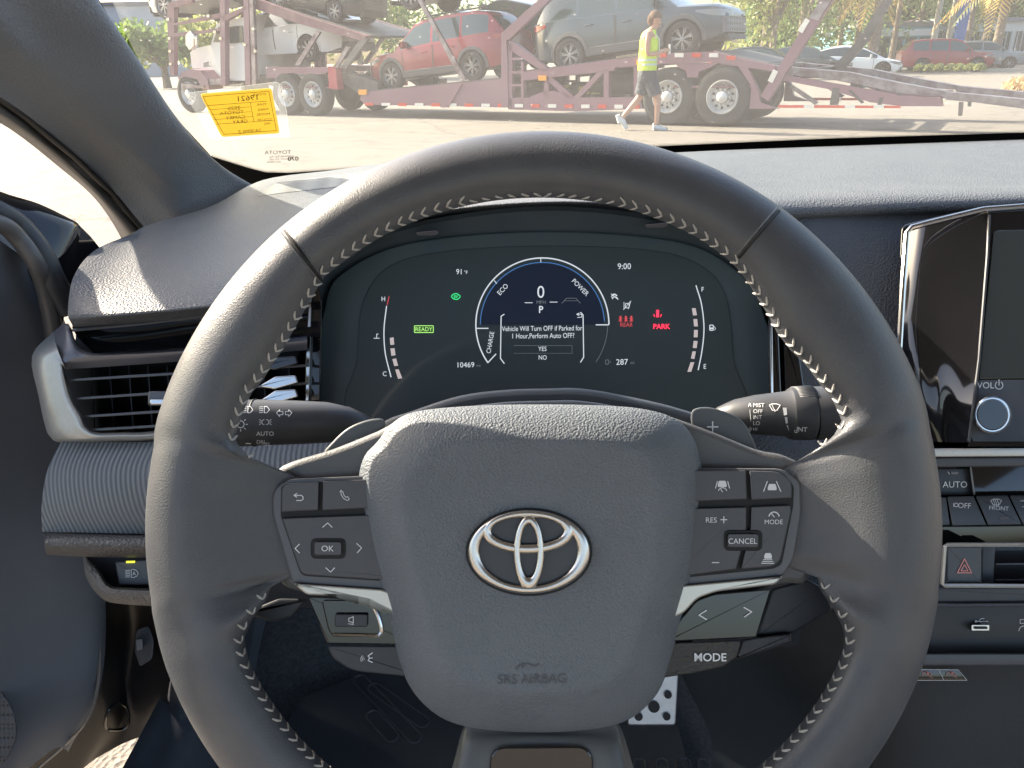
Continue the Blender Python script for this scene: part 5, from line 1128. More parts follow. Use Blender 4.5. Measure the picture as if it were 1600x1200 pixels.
    P_([(494,48),(500,50),(467,103),(460,102)], STEEL, 'deck_brace', .06); P_([(540,72),(546,74),(524,112),(518,110)], STEEL, 'deck_brace', .06)
    P_([(566,56),(574,62),(540,108),(532,104)], DSTEEL, 'hinge_plate', .08)
    P_([(415,104),(512,106),(512,113),(500,116),(478,116),(452,114),(432,122),(416,122)], PUR, 'front_fender', .5)
    P_([(430,134),(512,136),(512,138),(430,137)], PURD, 'side_rod', .05)
    P_([(505,108),(560,118),(590,128),(590,146),(560,146),(540,132),(506,124)], DSTEEL, 'neck_frame', .3, .2)
    P_([(512,104),(524,106),(528,140),(514,138)], mat('red_hose_reel', (.35,.03,.05), .4), 'hose_reel', .2, -.05)
# tape, lamps, straps on the near side
for i, x in enumerate(range(570, 1000, 26)):
    n = MB(); n.prism([TP(x, 160.5 + (x-570)*.008, -.012), TP(x + 13, 160.6 + (x-570)*.008, -.012), TP(x + 13, 165 + (x-570)*.012, -.012), TP(x, 165 + (x-570)*.012, -.012)], TV * .01)
    n.build('reflector_patch', WHT if i % 2 else REDT, tr)
for i, x in enumerate(range(1000, 1150, 27)):
    yy = 86 if x < 1120 else 90
    n = MB(); n.prism([TP(x, yy - 3, -.02), TP(x + 14, yy - 3, -.02), TP(x + 14, yy + 3.5, -.02), TP(x, yy + 3.5, -.02)], TV * .01); n.build('reflector_patch', REDT if i % 2 else WHT, tr)
for x, y in ((847, 122), (1000, 97), (566, 144)):
    n = MB(); n.prism([TP(x - 6, y - 4, -.04), TP(x + 6, y - 4, -.04), TP(x + 6, y + 4, -.04), TP(x - 6, y + 4, -.04)], TV * .04); n.build('marker_lamp', ORG, tr)
for x, y, w_, h_ in ((912, 141, 16, 12), (931, 139, 14, 18), (880, 137, 12, 8), (758, 144, 30, 9), (665, 147, 22, 7)):
    n = MB(); n.prism([TP(x - w_ / 2, y - h_ / 2, .5), TP(x + w_ / 2, y - h_ / 2, .5), TP(x + w_ / 2, y + h_ / 2, .5), TP(x - w_ / 2, y + h_ / 2, .5)], TV * .2); n.build('ratchet_block', YEL, tr)
for x, y in ((1199, 122), (1207, 110), (1212, 36 + 80), (1180, 12)): pass
n = MB()
for a, b in (((1203,128),(1212,110)), ((1250,50),(1262,30))): 
    p, q = Vector(a), Vector(b); t_ = (q - p).normalized(); m_ = Vector((-t_.y, t_.x)) * 4
    n.prism([TP(v.x, v.y, -.06) for v in (p + m_, q + m_, q - m_, p - m_)], TV * .01)
n.build('reflector_patch', WHT, tr)
# deck plates between the two sides
dk = MB()
for a, b in (((566,142),(783,121)), ((783,121),(820,112)), ((820,110),(960,91)), ((960,91),(1040,82)), ((1115,79),(1210,101)), ((387,-2),(573,55))):
    p, q = TP(*a, .10), TP(*b, .10); dk.prism([p, q, q - Vector((0, 0, .05)), p - Vector((0, 0, .05))], TV * (TW - .1))
dk.build('deck', DSTEEL, tr, smooth=0)
cm = MB()
for x, y in ((600,150),(680,147),(760,145),(840,160),(930,160),(985,160),(1200,112),(1260,122),(1340,140)): p = TP(x, y, .1); cm.prism([p, p + TU * .12, p + TU * .12 + Vector((0, 0, .14)), p + Vector((0, 0, .14))], TV * (TW - .1))
cm.build('cross_member', DSTEEL, tr, smooth=0)
tk = MB(); p = TP(1010, 128, .6); tk.tube([p, p + TU * 1.1], .22, 14); p = TP(960, 140, .7); tk.tube([p, p + TU * .9], .15, 12); tk.build('air_tank', DSTEEL, tr)
# wheels of the trailer, in trailer axes
def frame(s, w=0, z=0, flip=1): 
    M = Matrix((TU, -TV * 1.0, Vector((0, 0, 1)))).transposed().to_4x4(); M.translation = TQ(s, w, z); return M
def truck_wheels(par, px_list, R_, base='hi'):
    for px, py in px_list:
        s, z = tparam(TP(px, py, 0))
        for w in (0.0, TW - .0):
            sg = 1 if w == 0 else -1
            before = set(bpy.data.objects)
            o = wheel(par, 0, 0, sg, R_, .28, style='truck', rimr=.58, rm=TWHL)
            M = frame(s, w + (-.02 if w == 0 else .02)); 
            for q in [o] + list(o.children):
                q.data.transform(M)
            t2 = MB(); lathe(t2, [(R_ * .5, -sg * .32), (R_ * .95, -sg * .32), (R_, -sg * .36), (R_, -sg * .56), (R_ * .5, -sg * .60)], 28, (0, 0, R_)); t2.v = [M @ v for v in t2.v]; t2.build('inner_tyre', TYRE, par)
s1, z1 = tparam(TP(1129, 147)); RWH = z1 and .49
truck_wheels(tr, [(1043, 145), (1129, 147)], .49)
# tractor
tt = thing('truck', 'white and purple long nosed truck cab at the front of the car carrier', 'truck', TQ(13, 0, 0), None)
def K_(pts, m, name, th=.12, dw=0, both=True):
    for w in ((0, TW) if both else (0,)):
        n = MB(); n.prism([TP(x, y, dw) + TV * w for x, y in pts], TV * th); n.build(name, m, tt, smooth=20)
WTR = mat('truck_white', (.78, .78, .76), .3, coat=.4, noise=(1.5, (.84, .83, .80)))
K_([(297,82),(303,76),(330,70),(352,66),(356,122),(330,124),(322,108),(300,106)], WTR, 'bonnet', 1.5, .42, False)
K_([(330,68),(338,38),(352,32),(385,26),(386,126),(352,126),(338,110)], WTR, 'cab', 2.0, .15, False)
K_([(384,22),(392,22),(394,124),(386,126)], WTR, 'sleeper_back', 2.0, .15, False)
K_([(358,42),(378,40),(380,66),(359,68)], WIN, 'side_window', .02, .12, False); K_([(333,66),(341,42),(351,40),(352,66)], WIN, 'windscreen', 1.8, .14, False)
K_([(278,122),(284,112),(296,108),(312,110),(324,124),(327,140),(316,140),(308,124),(292,120),(282,128)], PUR, 'front_fender', .45, -.02)
K_([(322,124),(352,122),(352,132),(318,133)], STEEL, 'fuel_tank', .5, .02); K_([(352,118),(420,116),(420,128),(352,130)], DSTEEL, 'frame_rail', .2, .4)
K_([(343,-4),(351,-4),(352,134),(345,134)], PUR, 'rack_post', .14, -.1); K_([(380,-4),(388,-4),(391,132),(383,132)], PUR, 'rack_post', .14, -.1); K_([(389,-4),(395,-4),(400,132),(394,132)], STEEL, 'rack_ram', .08, -.12)
K_([(261,8),(268,2),(272,14),(272,118),(266,118),(262,60)], PURD, 'front_rack_post', .12, -.1); K_([(264,4),(280,0),(300,-4),(300,4),(272,12)], PURD, 'rack_hoop', .1, -.1)
K_([(270,40),(272,36),(345,20),(345,27)], PURD, 'rack_beam', .12, -.1); K_([(345,26),(383,10),(386,14),(350,34)], PURD, 'rack_beam', .12, -.1); K_([(270,52),(345,44),(345,48),(270,58)], PURD, 'rack_beam', .1, -.1)
K_([(290,55),(296,48),(302,55),(302,72),(296,78),(290,70)], CHROME, 'wing_mirror', .15, -.15)
K_([(318,98),(326,96),(326,104),(318,105)], LAMP, 'headlight', .1, .1)
K_([(283,130),(318,134),(318,138),(283,138)], STEEL, 'bumper', .1, -.05)
n = MB()
for x, y in ((262,30),(264,60),(265,80),(266,100),(344,60),(382,70),(398,80),(335,50),(325,25),(395,45)):
    n.prism([TP(x - 2, y - 2, -.13), TP(x + 2, y - 2, -.13), TP(x + 2, y + 2, -.13), TP(x - 2, y + 2, -.13)], TV * .04)
n.build('chrome_pin', BCHROME, tt)
def tw2(par, px, py, R_):
    s, z = tparam(TP(px, py, 0))
    for w, sg in ((0, 1), (TW, -1)):
        o = wheel(par, 0, 0, sg, R_, .28, style='truck', rimr=.60, rm=TWHL); M = frame(s, w - .02 * sg)
        for q in [o] + list(o.children): q.data.transform(M)
tw2(tt, 293, 134, .48); tw2(tt, 447, 143, .48); tw2(tt, 489, 146, .48)

# cars on the trailer
def on_trailer(o, fpx, rpx, wb, w, xf, xr, wr, left=True):
    """put car so its wheel centres project on the two given pixels in plane w (near side wheels)"""
    Fp, Rp = TP(*fpx, w), TP(*rpx, w); ex = (Fp - Rp); ln = ex.length; s = ln / wb; ex.normalize()
    ey0 = TV; ez = ex.cross(ey0); 
    if ez.z < 0: ez = -ez
    ey = ez.cross(ex)
    c = (Fp + Rp) / 2
    M3 = Matrix((ex, ey, ez)).transposed().to_4x4()
    near = ey.dot(TV) < 0                       # near side is +y of the car when ey points to us
    yo = (.915 if near else -.915)
    M = Matrix.Translation(c) @ M3 @ Matrix.Scale(s, 4) @ Matrix.Translation(Vector((-(xf + xr) / 2, -yo, -wr)))
    o.matrix_world = M; print('-SCALE', o.name, round(s, 3), round(ln, 2)); return M
RED = pt_('red_car_paint', (.26, .012, .022)); GRY = pt_('grey_car_paint', (.045, .065, .082), .22); WHP = pt_('white_car_paint', (.72, .73, .73)); DKC = pt_('dark_blue_paint', (.035, .045, .065)); BKC = pt_('black_car_paint', (.02, .022, .025))
gA = 'cars loaded on the carrier'
def P2c(o, f, r_, wb, w, wr): return on_trailer(o, f, r_, wb, w, wb / 2 + .05, -wb / 2 + .05, wr)
c1 = make_car('car', 'red SUV with dark wheels on the lower deck of the carrier', 'car', RED, 'suv', gA, L=4.9, wb=2.85, H=1.74, wr=.38, cladding=CLAD, rails=True); P2c(c1, (611, 119), (737, 103), 2.85, .35, .38)
c2 = make_car('car', 'grey SUV with mesh grille on the carrier above the trailer wheels, facing right', 'car', GRY, 'suv', gA, L=4.62, wb=2.69, H=1.70, wr=.37, cladding=CLAD, rails=True); P2c(c2, (1065, 61), (889, 86), 2.69, .30, .37)
c3 = make_car('car', 'dark blue car nose to tail between the red SUV and the grey SUV', 'car', DKC, 'suv', gA, L=4.6, wb=2.7, H=1.65, wr=.36); P2c(c3, (725, 55), (838, 88), 2.70, 1.9, .36)
c4 = make_car('car', 'white car on the front of the carrier, right behind the truck cab', 'car', WHP, 'sedan', gA, L=4.7, wb=2.75, H=1.45, wr=.34); P2c(c4, (372, 82), (480, 76), 2.75, .5, .34)
c5 = make_car('car', 'black car on the upper deck of the carrier above the white car', 'car', BKC, 'suv', gA, L=4.6, wb=2.7, H=1.65, wr=.36); P2c(c5, (433, 1), (522, 17), 2.7, .4, .36)
c6 = make_car('car', 'silver car on the upper deck over the truck cab, mostly cut off by the frame', 'car', pt_('silver_car_paint', (.45, .47, .48)), 'sedan', gA, L=4.7, wb=2.75, H=1.45, wr=.34); P2c(c6, (255, 8), (365, -22), 2.75, .4, .34)
c7 = make_car('car', 'white car above the red SUV at the top edge of the picture', 'car', WHP, 'suv', gA, L=4.7, wb=2.75, H=1.65, wr=.36); P2c(c7, (640, -8), (780, -40), 2.75, .4, .36)

# parked cars on the right
def parked(o, px_front_wheel, y_ground, ang, wr=.36, dx=0):
    p = Zp(px_front_wheel, y_ground, 0); a = R(ang); M = Matrix.Translation(p) @ Matrix.Rotation(a, 4, 'Z') @ Matrix.Translation(Vector((-1.4, .9, 0))); o.matrix_world = M
gP = 'cars parked along the far side of the lot'
o = make_car('car', 'white low sedan parked in front of the red SUV, front wheel black', 'car', WHP, 'sedan', gP, L=4.6, wb=2.75, H=1.43, wr=.35, rim=mat('dark_alloy', (.08, .08, .08), .3, .6)); parked(o, 1376, 121, -18)
o = make_car('car', 'red SUV parked behind the low round shrubs', 'car', RED, 'suv', gP, L=4.95, wb=2.85, H=1.73, wr=.38); parked(o, 1522, 112, -12)
o = make_car('car', 'grey blue SUV parked behind the red one at the right edge', 'car', pt_('steel_blue_paint', (.16, .20, .24)), 'suv', gP, L=4.7, wb=2.75, H=1.60, wr=.36); parked(o, 1574, 109, -22)
o = make_car('car', 'dark grey sedan parked left of the white one behind the ramp', 'car', pt_('charcoal_paint', (.06, .07, .075)), 'sedan', gP, L=4.7, wb=2.75, H=1.46, wr=.35); parked(o, 1298, 122, -24)
o = make_car('car', 'black sedan parked farthest left behind the trailer tail', 'car', BKC, 'sedan', gP, L=4.7, wb=2.75, H=1.46, wr=.35); parked(o, 1230, 126, -26)
o = make_car('car', 'white sedan parked beyond the steel blue car by the store', 'car', WHP, 'sedan', gP, L=4.6, wb=2.7, H=1.45, wr=.34); parked(o, 1640, 95, -5)
o = make_car('car', 'dark car parked in the back row behind the white sedan', 'car', pt_('slate_paint', (.09, .11, .12)), 'suv', gP, L=4.6, wb=2.7, H=1.6, wr=.34); parked(o, 1330, 98, -10)

# ---------------------------------------------------------------- planting, buildings, poles
def foliage(name, c1_, c2_):
    m = bpy.data.materials.new(name); m.use_nodes = True; t = m.node_tree; b = t.nodes['Principled BSDF']
    g = t.nodes.new('ShaderNodeNewGeometry'); mx = t.nodes.new('ShaderNodeMix'); mx.data_type = 'RGBA'; mx.inputs['A'].default_value = (*c1_, 1); mx.inputs['B'].default_value = (*c2_, 1)
    t.links.new(g.outputs['Random Per Island'], mx.inputs['Factor']); t.links.new(mx.outputs['Result'], b.inputs['Base Color']); b.inputs['Roughness'].default_value = .55
    tl = t.nodes.new('ShaderNodeBsdfTranslucent'); t.links.new(mx.outputs['Result'], tl.inputs[0]); ms = t.nodes.new('ShaderNodeMixShader'); ms.inputs[0].default_value = .4
    t.links.new(b.outputs[0], ms.inputs[1]); t.links.new(tl.outputs[0], ms.inputs[2]); t.links.new(ms.outputs[0], t.nodes['Material Output'].inputs[0]); return m
FO = [foliage('leaf_green', (0.096, 0.176, 0.048), (0.256, 0.320, 0.096)), foliage('leaf_yellow_green', (0.192, 0.240, 0.064), (0.416, 0.416, 0.144)), foliage('leaf_dark', (0.048, 0.096, 0.040), (0.128, 0.192, 0.072)), foliage('palm_gold', (0.512, 0.352, 0.096), (0.800, 0.576, 0.192)), foliage('palm_green', (0.208, 0.256, 0.080), (0.448, 0.432, 0.160)), foliage('leaf_dry', (0.480, 0.320, 0.128), (0.720, 0.512, 0.240))]
BARK = mat('bark', (.20, .16, .12), .9, bump=('noise', 20, .03), noise=(6, (.28, .23, .18)))
def tree(px, y, ht, wdt, m, label, base=1.5, nleaf=2600, leaf=.24, group='broadleaf trees behind the lot'):
    r_ = ray(px, 80); x = r_.x / r_.y * y; t = thing('tree', label, 'tree', (x, y, 0), group)
    tk = MB(); lean = random.uniform(-.4, .4); top = Vector((x + lean, y, ht * .6)); tk.tube([(x, y, -.1), (x + lean * .3, y, ht * .3), top], [.26, .18, .08], 8)
    blobs = []
    for i in range(9):
        a = random.uniform(0, 6.28); rr = random.uniform(.1, .5) * wdt; c = Vector((x + math.cos(a) * rr, y + math.sin(a) * rr, random.uniform(base + .8, ht - .8))); blobs.append((c, random.uniform(.28, .42) * wdt * .75))
        tk.tube([(x + lean * .3, y, ht * .28), (Vector((x, y, ht * .35)) + c) / 2, c], [.09, .05, .02], 5)
    tk.build('trunk', BARK, t)
    c_ = MB()
    for i in range(nleaf):
        b_, rad = random.choice(blobs); d = Vector((random.gauss(0, 1), random.gauss(0, 1), random.gauss(0, .8))).normalized() * rad * random.uniform(.45, 1.08)
        p = b_ + d; p.z = max(p.z, .3); u = Vector((random.gauss(0, 1), random.gauss(0, 1), random.gauss(0, 1))).normalized(); v = u.orthogonal().normalized(); s = leaf * random.uniform(.5, 1.3)
        c_.add([p - u * s, p - v * s * .5, p + u * s, p + v * s * .5], [(0, 1, 2, 3)])
    c_.build('crown', m, t, smooth=0, fixn=False)
tl = [(252,46,3.4,3.6,0,'green tree right behind the front rack of the truck'),(330,52,5,6,1,'yellowish tree seen through the truck cab rack'),(455,60,6,7,1,'pale tree behind the white carried car'),(560,56,6,6,1,'yellow green tree left of the carried red SUV'),(610,60,7,7,0,'green tree above the hood of the carried red SUV'),(720,64,6,7,2,'dark tree behind the roof of the carried red SUV'),
      (845,62,4.6,4,1,'light green tree between the two carried SUVs'),(1205,50,9,8,1,'yellow green tree just right of the grille of the grey SUV'),(1255,58,10,8,0,'green tree left of the raised ramp arm'),(1310,64,11,9,2,'dark green tree behind the ramp arms'),(1370,70,12,10,0,'green tree behind the thick palm trunk'),(1430,72,13,10,2,'dark tree above the turquoise store front'),(1490,74,13,10,0,'green tree behind the blue sign post'),(1560,76,13,10,2,'dark tree behind the golden palm at the right'),(1640,76,13,10,0,'green tree at the right edge')]
for px, y, ht, wd_, k, lab in tl: tree(px, y, ht, wd_, FO[k], lab, base=1.2 if px < 1100 else .8, nleaf=1300 if px < 1100 else 2600)
# far woodland behind
wl = MB()
for i in range(15000):
    px = random.uniform(1160, 1750); r_ = ray(px, 80); y = random.uniform(85, 92); x = r_.x / r_.y * y; z = random.uniform(.5, 13 + 2.0 * math.sin(px * .03) + 1.5 * math.sin(px * .11)); p = Vector((x, y, z)); u = Vector((random.gauss(0, 1), random.gauss(0, 1), random.gauss(0, 1))).normalized(); v = u.orthogonal().normalized(); s = random.uniform(.3, .7)
    wl.add([p - u * s, p - v * s * .6, p + u * s, p + v * s * .6], [(0, 1, 2, 3)])
o = wl.build('woodland', FO[2], None, smooth=0, fixn=False); tag(o, 'dense dark green wood filling the background at the right', 'woodland'); o['kind'] = 'stuff'
def palm(px, y, tr_, zc, label, gold, rad=3.4, thick=.2, group='palm trees on the far side of the lot'):
    r_ = ray(px, 80); x = r_.x / r_.y * y; t = thing('palm_tree', label, 'palm tree', (x, y, 0), group)
    k = MB(); k.tube([(x, y, -.1), (x + .05, y, zc * .5), (x, y, zc)], [thick * 1.25, thick, thick * .9], 10); k.build('trunk', BARK, t)
    for i in range(22):
        a = random.uniform(0, 6.28); el = random.uniform(-.5, 1.0); L_ = rad * random.uniform(.75, 1.1); f = MB(); pts_ = []
        for j in range(8):
            s = j / 7; hx = L_ * s * math.cos(el * .6); pts_.append(Vector((x + math.cos(a) * hx, y + math.sin(a) * hx, zc + L_ * (math.sin(el) * s - .75 * s * s))))
        for j in range(7):
            for q in (0, .33, .66):
                p = pts_[j].lerp(pts_[j + 1], q); dr = (pts_[j + 1] - pts_[j]).normalized(); sd = dr.cross(Vector((0, 0, 1))).normalized(); l_ = .62 * math.sin(math.pi * min(.96, (j + q + .8) / 8)) * rad / 3.4
                for sg in (1, -1):
                    e = p + sd * sg * l_ + dr * l_ * .5 - Vector((0, 0, l_ * .45)); f.add([p - dr * .045, p + dr * .045, e + dr * .02, e - dr * .02], [(0, 1, 2, 3)])
        f.tube(pts_, [.03] * 8, 4); f.build('frond', FO[3] if (gold and random.random() < .75) else FO[4], t, smooth=0, fixn=False)
palm(1555, 50, .2, 5.3, 'golden palm with a shaggy trunk at the top right', True, 3.6, .24)
palm(1363, 50, .3, 5.9, 'palm with thick trunk and brown fronds between the ramp arms', True, 3.4, .30)
palm(1192, 55, .2, 5.2, 'green palm right of the grey SUV nose', False, 3.2, .2)
palm(1248, 52, .2, 6.5, 'tall palm behind the raised purple arm', False, 3.2, .2)
palm(1336, 58, .2, 5.6, 'slim palm left of the dark ramp arm', True, 3.0, .18)
palm(1394, 60, .2, 6.6, 'slim palm above the white sedan', False, 3.0, .18)
palm(1508, 62, .2, 7.5, 'slim palm just right of the blue sign post', False, 3.0, .18); palm(1535, 60, .2, 7.0, 'slim palm left of the golden palm', True, 3.0, .2)
POLE = mat('pole_concrete', (.42, .39, .33), .7)
for px, y, dz, lab in ((1456, 60, .2, 'leaning light pole above the red parked SUV'), (1479, 62, .2, 'light pole left of the blue sign post')):
    r_ = ray(px, 80); x = r_.x / r_.y * y; t = thing('light_pole', lab, 'pole', (x, y, 0), 'light poles'); n = MB(); n.tube([(x, y, 0), (x, y, 9)], [.22, .15], 10); n.build('pole', POLE, t); n = MB(); n.box((x, y - .5, 9), .25, 1.2, .12); n.build('lamp_head', STEEL, t)
r_ = ray(1497, 80); y = 66; x = r_.x / r_.y * y; t = thing('sign_post', 'blue sign post with a pale sign panel behind the parked red SUV', 'sign', (x, y, 0)); n = MB(); n.box((x, y, 2.8), .9, .5, 5.6); n.build('post', mat('sign_blue', (.04, .14, .45), .5), t); n = MB(); n.box((x, y, 6.8), 3, .5, 2.4); n.build('sign_panel', mat('sign_pale', (.6, .65, .7), .5), t)
r_ = ray(1287, 80); y = 60; x = r_.x / r_.y * y; t = thing('notice_board', 'small white notice board among the trees behind the ramp', 'sign', (x, y, 0)); n = MB(); n.box((x, y, 2.6), .6, .08, .9); n.box((x,y-.05,2.6), .7, .04, .04); n.build('panel', mat('board_white', (.7, .7, .7), .5), t); n = MB(); n.tube([(x - .2, y + .06, 0), (x - .2, y + .06, 2.9)], .04, 6); n.build('post', STEEL, t)
# buildings
def bldg(name, label, px0, px1, y, z1, m, dep=14, extra=None):
    a, b = ray(px0, 80), ray(px1, 80); x0_, x1_ = a.x / a.y * y, b.x / b.y * y; t = thing(name, label, 'building', ((x0_ + x1_) / 2, y, 0))
    n = MB(); n.box(((x0_ + x1_) / 2, y + dep / 2, z1 / 2), x1_ - x0_, dep, z1); n.build('wall', m, t, smooth=0)
    n = MB(); n.box(((x0_ + x1_) / 2, y + dep / 2, z1 + .12), x1_ - x0_ + .5, dep + .5, .35); n.build('roof', mat('roof_grey', (.22, .22, .23), .7), t, smooth=0)
    return t, x0_, x1_
WALLG = mat('warehouse_grey', (.42, .44, .47), .6, noise=(.3, (.47, .49, .52)))
t, a, b = bldg('warehouse', 'grey metal warehouse with a blue band at the top left', -60, 258, 95, 7.4, WALLG)
n = MB(); n.box(((a + b) / 2, 94.9, 3.4), b - a, .12, .6); n.build('blue_band', mat('band_blue', (.08, .22, .55), .5), t)
n = MB()
for k in range(24): n.box((a + (b - a) * (k + .5) / 24, 94.93, 4.4), .12, .1, 3.0)
n.build('wall_rib', WALLG, t)
t, a, b = bldg('store', 'low store with a turquoise fascia behind the white parked sedan', 1368, 1452, 68, 3.0, mat('turquoise_wall', (.20, .48, .58), .55))
n = MB(); n.box(((a + b) / 2, 67.9, 2.5), b - a, .1, .5); n.build('pale_band', mat('band_white', (.65, .7, .72), .5), t)
for k in range(4):
    n = MB(); n.box((a + (b - a) * (k + .5) / 4, 67.93, 1.2), (b - a) / 4 * .75, .1, 1.9); n.build('window', WIN, t)
t, a, b = bldg('shop_building', 'long white shop building with dark windows at the right edge', 1455, 1800, 72, 3.3, mat('shop_white', (.60, .60, .58), .6))
for k in range(14):
    n = MB(); n.box((a + (b - a) * (k + .5) / 14, 71.93, 1.5), (b - a) / 14 * .72, .1, 2.0); w_ = n.build('window', WIN, t); n = MB()
    for q in (-.3, 0, .3): n.box((a + (b - a) * (k + .5) / 14 + q * (b - a) / 14, 71.86, 1.5), .07, .06, 2.0)
    n.build('window_frame', WALLG, w_)
# kerb island with round shrubs
a, b = Zp(1425, 112, 0), Zp(1540, 112, 0)
n = MB(); n.prism([(a.x - 1, a.y - .6, 0), (b.x + 2, b.y - .6, 0), (b.x + 2, b.y + 1.4, 0), (a.x - 1, a.y + 1.4, 0)], (0, 0, .13)); struct(n.build('kerb_island', mat('kerb_concrete', (.40, .37, .31), .8), smooth=0))
def shrub(c, r_, label, m, name='shrub', n_l=420, leaf=.06, grp='round shrubs on the kerb island'):
    t = thing(name, label, 'shrub', c, grp); f = MB()
    for i in range(n_l):
        d = Vector((random.gauss(0, 1), random.gauss(0, 1), random.gauss(0, 1))).normalized() * r_ * random.uniform(.7, 1.05); p = Vector(c) + Vector((d.x, d.y, abs(d.z) * .95 + .1)); u = Vector((random.gauss(0, 1), random.gauss(0, 1), random.gauss(0, 1))).normalized(); v = u.orthogonal().normalized(); s = leaf * random.uniform(.7, 1.6)
        f.add([p - u * s, p - v * s * .6, p + u * s, p + v * s * .6], [(0, 1, 2, 3)])
    f.build('leaves', m, t, smooth=0, fixn=False); s_ = MB()
    for k in range(5): s_.tube([Vector(c), Vector(c) + Vector((random.uniform(-.5, .5) * r_, random.uniform(-.5, .5) * r_, r_ * .8))], .015, 4)
    s_.build('stem', BARK, t)
for i, px in enumerate((1436, 1452, 1467, 1484, 1497, 1514, 1530)):
    c = Zp(px, 111.5, .13); shrub((c.x, c.y, .1), .30, ['leftmost round shrub on the kerb island', 'second round shrub from the left on the island', 'third round shrub from the left on the island', 'middle round shrub before the red SUV door', 'third round shrub from the right on the island', 'largest round shrub by the red SUV front wheel', 'rightmost round shrub on the kerb island'][i], FO[1], 'shrub', 420, .07)
c = Zp(1588, 153, 0); shrub((c.x, c.y, 0), .42, 'dry orange grass tuft beside the end of the ramp', FO[5], 'dry_shrub', 300, .05, 'dry tufts')
c = Zp(1378, 80, 0); shrub((c.x * .95, c.y * .95 if c.y < 80 else 55, 0), 1.2, 'dark hedge left of the parked red SUV', FO[2], 'hedge', 900, .12, 'hedges')
